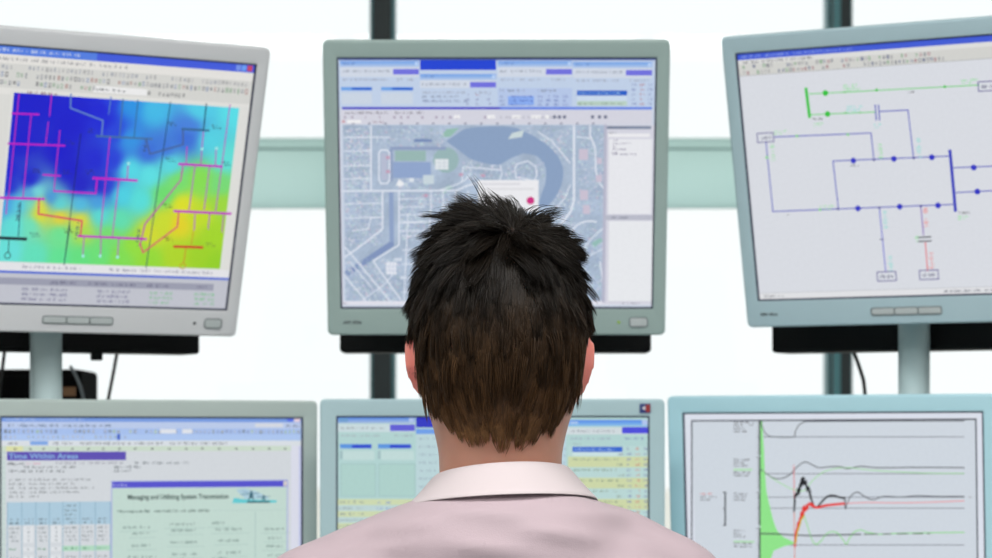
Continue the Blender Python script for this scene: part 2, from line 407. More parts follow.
mat('led_UC', (150,190,60), .4, noise_amt=.02); mat('led_UL', (70,76,82), .4, noise_amt=.02); mat('led_UR', (96,110,112), .4, noise_amt=.02)
mat('plastic_UC', (157,178,174), .5, noise_amt=.02, noise_scale=25, bump=.08, bump_scale=900)  # bezel tints differ: each monitor's lighting cast is put into its plastic
mat('plastic_UL', (216,218,221), .5, noise_amt=.02, noise_scale=25, bump=.08, bump_scale=900)
mat('plastic_UR', (176,202,210), .5, noise_amt=.02, noise_scale=25, bump=.08, bump_scale=900)
mat('plastic_LL', (180,194,190), .5, noise_amt=.02, noise_scale=25, bump=.08, bump_scale=900)
mat('plastic_LC', (172,200,206), .5, noise_amt=.02, noise_scale=25, bump=.08, bump_scale=900)
mat('plastic_LR', (182,224,235), .5, noise_amt=.02, noise_scale=25, bump=.08, bump_scale=900)

GREY = (120,124,132); DK = (60,64,76)
# ---- upper left: heat map of the network
def draw_UL():
    d = Disp(POSES['UL'], (222,222,218))
    d.rect(0,0,316,8.5,(84,128,228)); d.rect(150,0,316,8.5,(66,92,222),1.5); d.scrib(4,2.2,128,4,(200,215,245))
    d.rect(296,1.5,301,7,(120,150,235),2); d.rect(302,1.5,307,7,(110,160,245),2); d.rect(308,1.5,313.5,7,(200,70,100),2)
    d.rect(0,8.5,316,17,(232,230,226)); d.scrib(4,10.5,178,4.4,(150,148,150))
    d.rect(0,17,316,43,(216,216,212)); ic = [(120,124,130),(90,94,104),(150,150,150),(110,130,170),(170,120,110),(96,96,96),(120,160,120)]
    d.icons(4,310,18,5,[(170,170,172),(140,146,160),(150,150,150)]); d.icons(4,310,25,5.6,ic); d.icons(4,150,32.5,5.6,ic); d.rect(150,32.5,205,39,(240,240,240),2); d.scrib(153,34,30,3.6,DK); d.icons(206,245,34,4.5,[(90,90,90)])
    d.rect(0,40.5,316,47,(230,229,225),1.5); d.scrib(84,42,30,3.4,(120,70,80))
    # heat map
    ctl = [((10,110),(14,16,205)),((40,100),(12,14,205)),((80,110),(16,22,208)),((60,150),(14,14,205)),((95,160),(24,34,212)),((30,180),(18,24,205)),((80,185),(20,22,200)),((100,185),(24,30,200)),((5,170),(18,24,208)),((8,186),(24,40,208)),((100,108),(20,28,214)),((104,122),(22,36,216)),((70,125),(14,16,206)),((70,170),(14,16,204)),((20,140),(14,16,205)),((112,160),(34,60,220)),
     ((110,100),(30,60,222)),((114,132),(34,66,222)),((105,185),(40,60,215)),((130,105),(40,150,232)),((155,110),(66,190,236)),((200,108),(80,210,236)),((235,112),(88,226,236)),((130,140),(50,150,230)),((148,152),(56,110,220)),((165,148),(62,120,222)),((186,138),(58,110,220)),((188,128),(70,130,224)),
     ((210,140),(84,214,232)),((225,160),(96,226,220)),((130,170),(84,222,234)),((150,175),(92,228,232)),((170,165),(90,220,228)),((122,195),(76,214,232)),((140,200),(86,226,222)),((178,182),(120,226,110)),((165,195),(110,224,110)),((200,180),(136,226,80)),((220,185),(120,222,120)),
     ((182,205),(226,228,32)),((165,222),(206,224,40)),((178,224),(232,214,30)),((200,215),(196,224,36)),((150,235),(214,222,40)),((222,205),(160,220,60)),((215,235),(166,218,34)),((200,255),(160,214,30)),((215,265),(150,212,30)),((175,255),(178,218,34)),((150,258),(150,222,50)),((120,258),(130,226,80)),((135,245),(150,226,60)),
     ((110,235),(120,226,110)),((100,255),(108,228,120)),((118,220),(96,226,180)),((100,215),(90,222,214)),((98,203),(70,160,226)),((80,205),(80,190,230)),((60,205),(90,214,220)),((50,198),(70,150,224)),((40,205),(234,226,60)),((40,214),(226,222,50)),((60,216),(236,214,50)),((80,220),(226,222,60)),((82,232),(170,226,80)),
     ((30,203),(120,224,190)),((37,192),(120,225,225)),((30,196),(84,160,228)),((20,205),(86,206,230)),((15,225),(96,226,220)),((30,225),(110,228,190)),((10,250),(104,228,222)),((35,255),(98,228,190)),((60,235),(110,230,150)),((60,258),(98,230,150)),((80,258),(100,228,130)),((5,205),(70,170,230)),((-30,120),(14,16,205)),((-30,190),(60,150,228)),((-30,240),(100,226,222))]
    cp = np.array([c[0] for c in ctl], float); cc = np.array([c[1] for c in ctl], float)
    a = d.P(14,92.5); b = d.P(240.5,105); lo = d.P(219.5,269)
    u0, v0, u1, v1 = a[0], a[1], b[0]-1, lo[1]
    def fn(u, v):
        x, y = POSES['UL'].px(u, v); r2 = (cp[:,0]-x)**2+(cp[:,1]-y)**2+30; w = 1/r2**2.0
        return tuple((cc*w[:,None]).sum(0)/w.sum())
    d.rect(u0-3,v0-2,316,v1+3,(226,226,222),1.6)
    d.grid(u0, v0, u1, v1, 90, 68, fn, 2)
    MG = (196,24,196); GR = (70,112,156); DKG = (28,70,96); RD = (222,48,70)
    def L(p, w=1.3, c=MG): d.pline(p, w, c, 3)
    for p in ([(11.8,113.4),(38.7,114.4)],[(8,143.5),(64.6,145.6)],[(43,174.7),(60,175.8)],[(53.8,191),(95.8,193.4),(96.9,179)]): L(p, 1.7)
    for p in ([(19,94),(8.6,197)],[(31,115.5),(23,197)],[(51.6,94),(49.5,116)],[(48.3,122),(45.6,144.6)],[(59.8,130.6),(53.8,191)],[(110,137),(100,236)],[(119,180),(112.3,236)],[(128,166),(127,180)],
              [(187,146.6),(186,164)],[(201.7,151),(200.8,165)],[(216,150),(215.4,166)],[(203.5,132),(202,147)],[(195,166),(189,210)],[(209.4,167),(204,210)],[(230,104.7),(215.6,211)],[(195,214),(194,230)],[(209.7,213),(208,229)],[(223.6,215),(222,232)],
              [(84,238),(82.7,254)],[(101,238),(100.5,254)],[(118.8,238),(117.6,255)],[(7.4,198),(6,214)]): L(p, 1.15, (186,40,192))
    for p in ([(93,178),(137,180.5)],[(179,164),(222,166.6)],[(174,211),(230.7,213.7)],[(78,236),(146,239)],[(0,197.7),(44,199)]): L(p, 2.4)
    L([(182.8,166),(180.8,180),(145,224),(139.6,246)], 1.5, (190,40,170)); L([(178.6,212.5),(177.4,226.7),(143,252.5),(139.6,243)], 1.6, (220,50,110)); L([(39,199),(38.4,214),(82,220.8),(80.4,236)], 1.8, (220,50,100))
    L([(174,246.5),(202.6,247.4)], 2.6, (206,50,40)); L([(193.5,231),(191,246)],1.0,(200,150,40)); L([(186,247),(183.5,263)],1.0,(210,120,40))
    L([(71,94),(70.4,108),(102.9,120.5),(101.6,135.5)],1.6,(96,130,200)); L([(96.2,136),(152,139)],1.8,GR); L([(110.8,97),(108.7,114)],1.3,(80,120,200)); L([(123,99),(119.5,136)],1.2,GR)
    L([(182,129),(209,130.5)],2,(50,100,140)); L([(183,130.5),(183,144.5),(150,154),(146,140)],1.8,(70,100,160)); L([(138,100),(134,138)],1.2,(50,110,160)); L([(206.4,103.6),(203.4,130.5)],1.4,DKG)
    L([(170.5,101.5),(146,268)],1.0,DKG); L([(80.7,134),(64,265)],.9,(20,30,90)); L([(64.5,262),(70,225)],.8,(30,70,60))
    L([(-6,237.6),(26,239)],3.2,(20,40,50)); L([(20.7,202),(18.3,236)],1,(30,80,110)); L([(8.9,240.6),(8.3,252)],1,(40,70,70))
    for x, y in ((7.5,255.5),(182.7,266)):
        u, v = d.P(x, y); d.line([(u+3*math.cos(k*math.pi/5), v+3*math.sin(k*math.pi/5)) for k in range(11)], .9, (40,60,60) if x < 50 else (200,150,40), 3)
    for x, y in ((202,149),(216.5,148.5),(128.5,163.5),(83,256),(100,256),(117.5,257)): d.pcirc(x, y, 1.6, (170,235,235), 4)
    for x, y, c in ((87,128,(12,20,120)),(65,139,(12,20,120)),(32,168,(12,14,120)),(62,169,(12,14,130)),(85,169,(10,10,90)),(168,121,(20,60,90)),(212,124,(20,60,90)),(166,157,(20,70,90)),(223,161,(30,100,110)),(163,203,(60,100,30)),(164,236,(110,110,20)),(64,228,(60,90,30)),(30,232,(30,90,90)),(206,242,(90,130,30))):
        d.pscrib(x, y, 8, 2.6, c); d.pscrib(x+1, y+2.6, 9, 2.6, c)
    for x, y in ((144,138),(137,229),(76,222),(17,203)): d.pscrib(x, y, 17, 4, (30,60,90), vert=True)
    # lower strip
    d.rect(0,v1+1,316,v1+9,(232,232,236),2); d.scrib(96,v1+2.5,60,4,(150,150,170)); d.scrib(186,v1+2.5,110,4,(150,150,170)); d.rect(0,v1+9,316,v1+11.5,(84,112,214),2)
    d.rect(0,v1+11.5,316,253,(196,198,208),2); d.rect(0,v1+16,300,v1+23,(158,160,178),2.5); t = v1+17.5
    d.scrib(126,t,26,4,(80,80,110)); d.scrib(166,t,50,4,(80,80,110)); d.scrib(226,t,28,4,(80,80,110)); d.scrib(282,t,10,4,(80,80,110)); d.scrib(30,t,40,4,(80,80,110))
    for k in range(3):
        t = v1+25+k*5; d.scrib(98,t,46,4,(112,112,150)); d.scrib(176,t,34,4,(112,112,150)); d.scrib(232,t,24,4,(96,190,120)); d.scrib(280,t,22,4,(96,190,120)); d.scrib(20,t,50,4,(112,112,150))
    return d

# ---- upper centre: aerial map
def draw_UC():
    d = Disp(POSES['UC'], (206,216,232)); R = random.Random(3)
    def pr(x0, y0, x1, y1, c, L=1): d.prect(x0, y0, x1, y1, c, L)
    pr(338,58,660,108,(196,212,236),1)
    # four windows along the top
    for (x0, x1, yt) in ((340,419,61),(420,496,74),(498,572,61),(573,652,62)):
        for k in range(6): pr(x0, yt+k, x1, yt+k+1.02, (118+k*12,166+k*7,236), 2)
        d.pscrib(x0+3, yt+1, 12, 3, (90,130,210), 3); pr(x1-4, yt+1, x1-1, yt+4.5, (190,215,250), 3)
        pr(x0, yt+6, x1, yt+16, (212,220,234), 2); pr(x1-26, yt+8, x1, yt+13.5, (112,112,226), 3); d.pscrib(x0+2, yt+8.5, x1-x0-32, 3.2, (140,150,170), 3); d.pscrib(x0+3, yt+17, x1-x0-34, 3, (150,160,185), 3); d.pscrib(x1-22, yt+17, 18, 3, (150,160,185), 3)
    pr(420,60,496,70,(22,64,214),3)
    for x0, x1 in ((341,372),(381,413)):
        pr(x0, 87, x1, 90.5, (110,165,235), 3); pr(x0+11, 87.6, x1, 90, (30,96,208), 3.5); pr(x0, 93, x1, 104, (206,217,232), 3)
    pr(498,88,572,107,(184,202,236),2.5); pr(420,88,496,107,(196,212,236),2.5); d.pscrib(500,89,24,3,(110,120,150)); d.pscrib(538,89,18,3,(110,120,150)); d.pscrib(422,95,36,3,(110,125,160)); d.pscrib(422,99,48,3.5,(110,125,170))
    for k in range(3):
        for x in (466,476,487): d.pscrib(x, 93.5+k*4.4, 3.5, 3, (120,130,180) if x != 476 or k else (170,120,150))
    pr(508,96,534,105,(140,176,244),3); 
    for k in range(3):
        y = 95+k*4; d.pscrib(500,y,5,3,(100,120,180),4); d.pscrib(509,y,24,3,(60,90,200),4)
        for x in (538,546,554,563): d.pscrib(x,y,4,3,(90,110,190),4)
    pr(577,90.5,627,95.5,(28,92,200),3); d.pscrib(579,91.5,42,3,(130,180,235),4); pr(577,95.5,627,101,(206,222,240),3); pr(577,101,627,105.5,(190,214,200),3); d.pscrib(578,102,44,3,(110,140,130),4)
    for k in range(5):
        for x in (632,640,648): d.pscrib(x, 83+k*4.8, 4, 3.2, (110,130,190) if x != 640 else (180,130,150))
    for k in range(10): pr(342, 107+k*.38, 652, 107.4+k*.38, (60,50,200) , 4) if k < 6 else None
    pr(500,107,652,109.5,(96,130,232),4.5)
    # map application: menus
    pr(340,110,652,124.5,(216,216,228),2); d.pscrib(345,111.2,78,3.2,(120,112,130)); 
    for x in range(344, 500, 7):
        if R.random() < .6: pr(x,116,x+R.uniform(1,3),118.6,(180,170,190),3)
    for x, w in ((454,6),(487,8),(512,9),(531,10),(545,4)): pr(x,115,x+w,118.6,(244,244,246),3)
    pr(347,120,361,123,(246,246,248),3); pr(342,120.5,345,122.5,(206,150,160),3); d.pscrib(372,120.5,12,2.6,(150,120,140)); d.pscrib(500,116,60,2.6,(170,170,184)); 
    for x in (553,558,563,591,598,604): pr(x,115.3,x+3,118.6,(110,116,140),3)
    for x in range(352,600,16): pr(x,122.6,x+2.6,124.4,(150,150,170),3)
    # aerial photograph: base
    base = (172,189,211)
    X0, Y0, X1, Y1 = 343, 125, 605, 301
    def fn(u, v):
        n = noise.noise(Vector((u*.05, v*.05, 3)))*16+noise.noise(Vector((u*.35, v*.35, 9)))*14
        return tuple(min(255, max(0, c+n)) for c in base)
    a = d.P(X0, Y0); b = d.P(X1, Y1); d.grid(a[0], a[1], b[0], b[1], 130, 88, fn, 2)
    pr(339,124.5,343,304,(226,222,238),3); pr(339,301,652,305,(230,230,240),3); d.pscrib(341,302,8,2.4,(120,120,150),4)
    RO = (224,230,242)
    lake = [(446,141),(455,135),(466,128),(490,126),(515,127),(534,136),(549,146),(559,157),(564,170),(562,184),(556,197),(547,207),(538,206),(541,195),(546,182),(546,166),(538,156),(524,153),(511,158),(498,166),(484,163),(470,159),(461,152)]
    water = (140,163,197)
    # filled area as a fan of quads between outer and inner shore
    outer = lake[:12]; inner = [lake[0]]+lake[:11:-1]
    def samp(p, t):
        k = t*(len(p)-1); i = min(int(k), len(p)-2); f = k-i; return (p[i][0]+(p[i+1][0]-p[i][0])*f, p[i][1]+(p[i+1][1]-p[i][1])*f)
    for i in range(24):
        t0, t1 = i/24, (i+1)/24; d.ppoly([samp(outer,t0), samp(inner,t0), samp(inner,t1), samp(outer,t1)], water, 4.2)
    def inlake(x, y):
        c = False
        for i in range(len(lake)):
            (xa, ya), (xb, yb) = lake[i], lake[i-1]
            if (ya > y) != (yb > y) and x < (xb-xa)*(y-ya)/(yb-ya)+xa: c = not c
        return c
    # streets
    def st(p, w=1.3, c=RO, L=4): d.pline(p, w, c, L)
    GREEN = (150,190,178)
    pr(395,150.5,426,161,(154,186,182),3.5); pr(393,162,431,178,(146,168,208),3.5); pr(390,146.5,446,150,(146,162,196),3.6); pr(389.5,150,393,181,(146,162,196),3.6)
    uu, vv = d.P(446,160); d.circ(uu, vv, 13, (154,184,186), 3.5); pr(435,159,448.5,169.5,(228,234,238),5); d.ppoly([(440,137),(447,129),(459,128),(450,137)], (150,192,178), 3.6)
    for k in range(1,3): pr(435+4.5*k,159,435.6+4.5*k,169.5,(196,206,218),5.5); pr(435,159+3.5*k,448.5,159.5+3.5*k,(196,206,218),5.5)
    d.ppoly([(396,185),(399,179),(405,184),(400,187)], (240,242,246), 5); pr(423,175,434,184,(204,218,226),4.5); pr(409,178,414,182,(225,232,240),5)
    pr(414,139,432,142,(120,142,186),4.5); d.ppoly([(512,133),(524,130),(522,137),(508,139)], (206,220,222), 5)
    pr(389,192,394,242,(144,164,202),3.6); d.ppoly([(389,242),(394,242),(394,246),(348,276),(344,272)], (130,150,192), 3.6)
    # oval loop road
    st([(379,153),(381,150),(387,150),(389.5,153),(389.5,180),(387,183.5),(381,183.5),(379,180),(379,153)], 1.6)
    pr(381,153,387.5,180,(186,192,214),3.8)
    st([(371,126),(371,190)],1.7); st([(343,191),(457,190.5),(466,186),(480,182)],1.9); st([(382.5,191),(382.5,229),(366,242),(345,257)],1.7); st([(399,191),(399,245),(373,261)],1.6)
    for y in (137.6,151,166,179): st([(344,y),(371,y-.6)],1.2)
    st([(371,137),(390,137.5)],1.2); st([(345,247),(392,303)],1.5); st([(373,261),(401,300)],1.5); st([(345,276),(366,301)],1.3); st([(363,300),(386,283),(396,270)],1.1); st([(350,262),(372,288)],1.1)
    st([(352,231),(368,229),(371,218),(384,217)],1.1); st([(345,218),(383,217)],1.1); st([(345,204),(383,203)],1.1)
    for y in (199,207,215,223,231): st([(399,y),(425,y-.5)],1.0)
    for x in (431,443,456,468): st([(x,191),(x,215)],1.3)
    st([(470,174),(465,180),(458,184),(440,190)],1.2); st([(463,167),(462,182)],1.2); st([(466,167),(484,168.5),(500,170)],1.3)
    st([(491,166),(500,164),(502,173),(500,180)],1.2); st([(517,164),(528,161),(536,167),(537,175),(534,181),(522,178),(516,178),(515,168),(517,164)],1.3)
    st([(574,126),(574,200),(571,211),(563,222),(552,232)],2.4); st([(590,126),(590,135),(595,147),(596,172),(600,184),(605,190)],1.6); st([(577,137),(590,138)],1.2)
    st([(538,132),(552,141),(562,153),(570,163)],1.3); st([(556,208),(565,198),(570,185)],1.2)
    import math as _m
    st([(590+22*_m.cos(t*.2+2.6), 243+22*_m.sin(t*.2+2.6)) for t in range(0, 13)], 1.8); st([(573,262),(590,240),(603,228)],1.2); st([(585,258),(604,248)],1.0); st([(600,262),(604,290)],1.4)
    pr(386,262,396.5,274.5,(230,234,244),5)
    for k in range(1,3): pr(386+3.5*k,262,386.5+3.5*k,274.5,(180,194,220),5.5); pr(386,262+4.2*k,396.5,262.5+4.2*k,(180,194,220),5.5)
    pr(400,276,404,279,(214,222,236),5); pr(394,258,402,261,(214,222,236),5)
    for q in range(7): st([(408+q*22,214),(404+q*23,300)],1.2)
    for q in range(6): st([(402,222+q*14),(566,219+q*14)],1.1)
    # roofs of houses: small pale and dark plots
    zones = [(345,127,369,190,900,0),(345,193,381,245,520,0),(400,193,430,240,420,0),(345,258,400,300,520,40),(431,193,470,214,260,0),(376,126,446,146,200,0),(395,178,430,189,90,0),(462,160,500,182,160,0),(505,160,544,180,160,0),(540,128,572,160,220,0),(577,127,603,215,330,0),(552,190,573,228,150,0),(572,222,604,300,420,0),(405,215,570,300,900,0),(500,127,532,139,90,0)]
    for x0, y0, x1, y1, n, rotd in zones:
        for k in range(int(n*.9)):
            x, y = R.uniform(x0, x1), R.uniform(y0, y1)
            if inlake(x, y): continue
            w, h = R.uniform(.7, 2.0), R.uniform(.6, 1.4); t = R.random()
            c = (206+R.randint(-12,16), 216+R.randint(-10,14), 230) if t < .5 else ((150,168,204) if t < .8 else ((160,188,192) if t < .94 else (206,180,200)))
            pr(x, y, x+w, y+h, c, 3.7+R.random()*.2)
    for x, y, w, h in ((579,149,9,11),(580,190,8,10),(583,205,7,9),(597,158,5,6),(596,175,6,7)): pr(x,y,x+w,y+h,(206,196,214),4.4)
    for x, y in ((459,173),(481,174),(424,194),(386,156),(386,170),(430,245)): pr(x,y,x+4,y+3,(200,160,186),4.6)
    for x, y in ((440,190),(448,230),(591,243)): d.ppoly([(x,y),(x+9,y-5),(x+13,y-3),(x+4,y+4)], (150,192,186), 3.9)
    # pop-up label and marker
    pr(478,180,538.5,212,(240,240,244),6); pr(481,183,520,185,(222,222,228),6.5); pr(481,188,534,190,(226,226,230),6.5)
    d.pcirc(530.5,200.5,4,(208,40,130),7)
    # right panel
    pr(604,125,652,304,(216,216,228),6); pr(606,126,651,129,(128,140,164),7); d.pscrib(608,126.8,20,1.8,(70,76,100),7.5); d.pscrib(609,131.5,9,2.4,(150,150,164),7.5); pr(608,133.5,650,137,(240,240,244),7); pr(609,139,651,214,(236,237,242),7)
    for y, w, x in ((139,5,612),(142.2,18,613),(145.3,5,612),(148,13,613),(151.5,5,612),(153,23,613)): d.pscrib(x, y, w, 2.4, (100,86,130), 7.5)
    pr(604,215,652,220,(188,190,204),7); d.pscrib(610,216.3,20,2.6,(100,104,124),7.5); pr(609,221,652,301,(236,238,242),7); d.pscrib(622,302.3,18,2.2,(140,140,160),8)
    pr(604,124.5,605,302,(186,186,206),7)
    pr(339,59,655,60.2,(70,90,170),7)
    return d

# ---- upper right: one-line diagram
def draw_UR():
    d = Disp(POSES['UR'], (221,224,231))
    d.rect(0,0,316,6.5,(64,92,216)); d.scrib(4,1.6,118,3.4,(130,155,236))
    d.rect(0,6.5,316,22.5,(214,214,210)); d.rect(0,6.5,316,11,(226,226,224),1.5); d.scrib(5,7.4,78,3.2,(96,96,104)); ic = [(110,112,120),(80,84,96),(150,150,150),(60,70,110),(150,80,90),(90,150,90)]
    d.icons(5,215,11.6,4.4,ic,4); d.icons(5,215,17.2,4.4,ic,4); d.rect(0,22,316,22.7,(180,180,180),2)
    G = (60,200,70); B = (70,76,190); B2 = (96,100,196); LG = (150,228,160); LC = (150,226,220)
    def L(p, w=1.2, c=B2, l=3): d.pline(p, w, c, l)
    L([(806,88.5),(809.6,117)],3.2,G); L([(808.6,94),(979,85)],1.1,(120,214,126)); L([(810,114.7),(875,112)],1.1,(120,214,126))
    for x, y, r in ((825.4,93,3),(876.7,90,1.5),(944.8,86.7,1.5),(827.6,114,2.9),(845,92,1),(845.5,113,1.1),(860,112.6,1)): d.pcirc(x, y, r, (50,196,60), 4)
    def box(x0, y0, x1, y1):
        a = d.P(x0, y0); b = d.P(x1, y1); d.frame(a[0], a[1], b[0], b[1], 1.1, (110,104,160), 4); d.scrib(a[0]+3, a[1]+2.2, b[0]-a[0]-6, b[1]-a[1]-4.2, (80,80,120), 4)
    box(978,82,999,90); box(757,133.5,774,141.5); box(877,272,896.5,280.5); box(919.3,270.5,938.7,279)
    for x, y, w, c in ((843,84,16,LG),(846,88,14,LG),(960,79,17,LG),(847,105.5,16,LC),(846,109,14,LC),(773,130,14,LG),(820,205,14,LG),(958,215,10,LG),(814,122,9,LG),(874,123,7,LC)): d.pscrib(x, y, w, 3, c); d.pscrib(x, y+3, w*.8, 2.4, c)
    for x, y, n, c in ((769,143,18,LG),(877,142,17,LG),(915,138,20,LC),(881.5,209,20,LC),(887,255,16,LC),(922,207,20,(240,140,140)),(927.5,250,19,(240,140,140)),(914,236,6,LG)): d.pscrib(x, y, n, 6, c, vert=True)
    L([(875.3,105),(876.3,120)],1.3,B); L([(878.6,105),(879.6,120)],1.3,B)
    L([(879,111.5),(908,110),(913.6,157.7)]); L([(774,137),(871,133),(874,160)]); L([(766,141.5),(773,211.5)]); L([(773,211.5),(955.5,204.3)]); L([(838.5,209),(833,161),(951,156)])
    L([(950,150.5),(955.5,210.7)],3.2,(52,60,190)); L([(953.7,167.7),(1003,165.8)]); L([(955.5,192.5),(1003,190.2)]); L([(879.4,207.7),(885.8,272)],1.2,(120,120,214)); L([(920.8,206),(923.6,235)],1.2,(140,100,190)); L([(925.4,242.7),(927.6,271)],1.2,(230,110,120))
    L([(918,237.5),(931,236.8)],1.3,DK); L([(918.5,241.5),(931.5,240.8)],1.3,DK)
    for x, y in ((853.4,160.6),(893.9,158.8),(931.9,157.3),(858,208.4),(899.8,206.6),(938,205.4),(973.8,167.5),(977.4,191.6)): d.pcirc(x, y, 3, (44,48,196), 4)
    for x, y in ((874,159.8),(913.7,158),(838,209),(879.4,207.7),(920.8,206)): d.pcirc(x, y, 1.4, (60,60,150), 4)
    for x, y in ((797,136),(848,134.5),(767,157.5),(820,209.6)): d.pcirc(x, y, 1.4, (110,214,120), 4)
    d.pscrib(813,117.6,10,3,(60,60,60)); d.pscrib(849,164.5,10,2.8,(60,60,70)); d.pscrib(908,91,6,2.4,(80,80,90)); d.pscrib(959,211,11,3.2,(60,60,60)); d.pscrib(787,213.5,3,2,(110,110,120)); L([(880,239.5),(884,239.3)],1,(90,90,140))
    d.rect(0,246,316,253,(230,231,234),2); d.rect(0,246,316,246.6,(190,192,198),3); d.scrib(4,248,24,3.2,(110,112,120)); d.scrib(196,248,62,3.2,(90,92,110)); d.scrib(266,248,40,3.2,(90,92,110))
    return d

# ---- lower left: spreadsheet with a dialog
def draw_LL():
    d = Disp(POSES['LL'], (214,219,224)); k = 1.0
    def V(y): return d.P(150, y)[1]
    def U(x): return d.P(x, 470)[0]
    def R_(x0, y0, x1, y1, c, L=1): d.rect(U(x0), V(y0), U(x1), V(y1), c, L)
    Wd = 303
    d.rect(0,0,316,V(422),(122,158,228)); d.scrib(U(5),V(418),80,3.2,(170,195,240)); R_(287,417,293,421,(90,110,230),2); R_(294,417,300,421.5,(236,214,224),2)
    R_(-20,422,Wd,428.5,(190,206,238)); d.scrib(U(8),V(424),105,3.6,(90,110,150)); R_(255,423,283,427,(216,220,230),2); d.scrib(U(286),V(424),14,3,(90,100,140))
    R_(-20,428.5,Wd,434.5,(168,194,240)); d.icons(U(4),U(300),V(429.5),4.2,[(110,140,210),(90,120,200),(70,100,170),(130,180,150),(60,80,120)],4.6); R_(160,429,176,433.5,(226,230,238),4); R_(182,429,192,433.5,(226,230,238),4)
    R_(-20,434.5,Wd,440.5,(176,202,244)); d.icons(U(4),U(125),V(435.3),3.6,[(130,160,230),(110,150,210)],5); R_(117,434,120,440,(60,96,200),4)
    R_(-20,440.5,Wd,446,(220,226,232)); R_(30,441,48,445,(130,170,232),2); d.scrib(U(53),V(441.6),20,3.4,GREY); d.scrib(U(80),V(441.6),24,3.4,GREY); d.scrib(U(95),V(441.6),70,3.4,(110,116,124)); d.scrib(U(169),V(441.6),62,3.4,(110,116,124)); d.scrib(U(8),V(441.6),10,3.4,GREY)
    R_(-20,446,Wd,451,(206,222,206)); R_(6,446,23,451,(222,226,170),2)
    for x in (14,29,42,56,71,87,102,118,134,151,168,185,201,218,235,252,268,284): d.scrib(U(x),V(447.2),2.2,3,DK,dens=1)
    R_(-20,451,5.5,560,(204,220,216),1.5)
    for y in range(452, 600, 5): R_(-20,y,5.5,y+.5,(180,198,200),2)
    R_(7,451.5,126,460,(92,76,180),2); d.text('Time Within Areas', U(8.5), V(458.2), 5.2, (140,180,226), 5, .02, width=U(78)-U(8.5))
    d.scrib(U(7.5),V(461.5),16,4,(70,74,80)); d.scrib(U(26),V(461.5),14,3,(220,170,190)); d.scrib(U(56),V(461.2),70,3,(150,150,165)); d.scrib(U(135),V(461.2),56,3.4,(96,106,116)); d.scrib(U(24),V(465),52,3.2,(110,116,122)); d.scrib(U(114),V(465),27,3.4,(90,100,110)); d.scrib(U(9),V(468.8),56,3.4,(100,108,114)); d.scrib(U(114),V(469),20,3.4,(90,100,110))
    for i, w in enumerate((62,47,66,52,10)):
        y = 477.5+i*4.1; d.scrib(U(9),V(y),16,3,(130,136,142)); d.scrib(U(29),V(y),w,3,(130,136,142))
    # table
    R_(7,501,111,523.5,(176,206,224),2)
    cols = (7,21.5,35.5,49,62.5,79.5,95,110)
    for x in cols: R_(x,501,x+.8,620,(140,178,200),3)
    for i, x in enumerate(cols[:-1]):
        w = (cols[i+1]-x)*.6
        d.scrib(U(x+3),V(516.5),w,2.6,(100,120,136)); d.scrib(U(x+3),V(520),w,3,(70,84,96))
    for k2 in range(3): d.scrib(U(65),V(503.5+k2*4.3),11,2.8,(100,124,140))
    for r in range(17):
        y = 525+r*4.1
        if r == 5: R_(62,y-1,111,y+4,(180,222,196),2.2)
        if r in (4,6): continue
        for i, x in enumerate(cols[:-1]):
            if i in (1,3): R_(x+2,y-.2,x+12,y+3.6,(228,232,236),2.3); d.scrib(U(x+6),V(y),2.5,2.8,(140,150,156)); continue
            d.scrib(U(x+2.5),V(y),(cols[i+1]-x)*.66,3,(128,138,144) if r != 5 else (84,150,110))
    # dialog
    a, b = U(111), U(288)
    d.rect(a,V(480.5),b,253,(176,184,226),5); R_(112,481.5,287,487.5,(84,80,208),5.5); d.scrib(U(113),V(483.2),14,3,(180,186,240),6); R_(283.5,482,286.8,487,(222,214,206),6)
    d.rect(U(112.3),V(488),U(286.8),253,(198,221,212),5.5)
    d.text('Managing and Utilizing System Transmission', U(127.5), V(499.2), 5.0, (34,60,58), 7, .022, width=U(228.5)-U(127.5))
    d.scrib(U(117.5),V(509.3),U(150)-U(117.5),3.6,(50,80,76),7,dens=.9); d.scrib(U(154.5),V(509.3),58,3.6,(60,90,84),7,dens=.9)
    R_(212,511,287,511.4,(176,202,196),6); R_(255,513,255.6,560,(160,190,188),6)
    # emblem: pylons above water
    def T(p, c, L=7): d.poly([(U(x), V(y)) for x, y in p], c, L)
    T([(232,504),(234,498.5),(243,500),(277,501.5),(276,504)], (100,206,214)); T([(236,490.5),(244,489),(256,492),(266,497),(270,500),(246,500),(240,495)], (176,208,222), 6.8)
    T([(248,503.5),(250.5,491.5),(252,491.5),(254.5,503.5),(252,499),(250.6,499)], (50,100,116), 7.5); T([(261.5,503.5),(263,496),(264.2,496),(266,503.5),(264,500.5),(263,500.5)], (60,110,122), 7.5)
    T([(241,495),(259,493.6),(259,494.3),(241,495.8)], (70,120,140), 7.5); T([(257,497.6),(270,497),(270,497.6),(257,498.3)], (70,120,140), 7.5); T([(240,491),(248,493),(247,494)], (120,160,190), 7.5); R_(247,502.2,270,504,(56,104,116),7.2)
    for x, y, w, y2 in ((123,525.2,28,4),(132.5,531.5,17,4),(131,543.5,20,4),(128,555,29,4),(169,522.7,30,4),(170.5,529,27,4),(170.5,541,28,4),(171.5,553,26,4),(211.5,522,17,4),(215.5,528.5,28,4),(218,540,24,4),(218,552,24,4),(265,529,20,4),(267.5,538,15,4),(266,546.5,18,4),(268,555.5,14,4)):
        d.scrib(U(x),V(y),w,3.5,(104,136,130),7); R_(x-4,y+5.8,x+w+6,y+6.3,(170,198,192),6.5)
        if y < 556: d.scrib(U(x),V(y+36),w,3.5,(104,136,130),7)
    R_(291,446,303,600,(222,224,238),1.6); R_(299,446,303,600,(200,206,240),1.8)
    return d

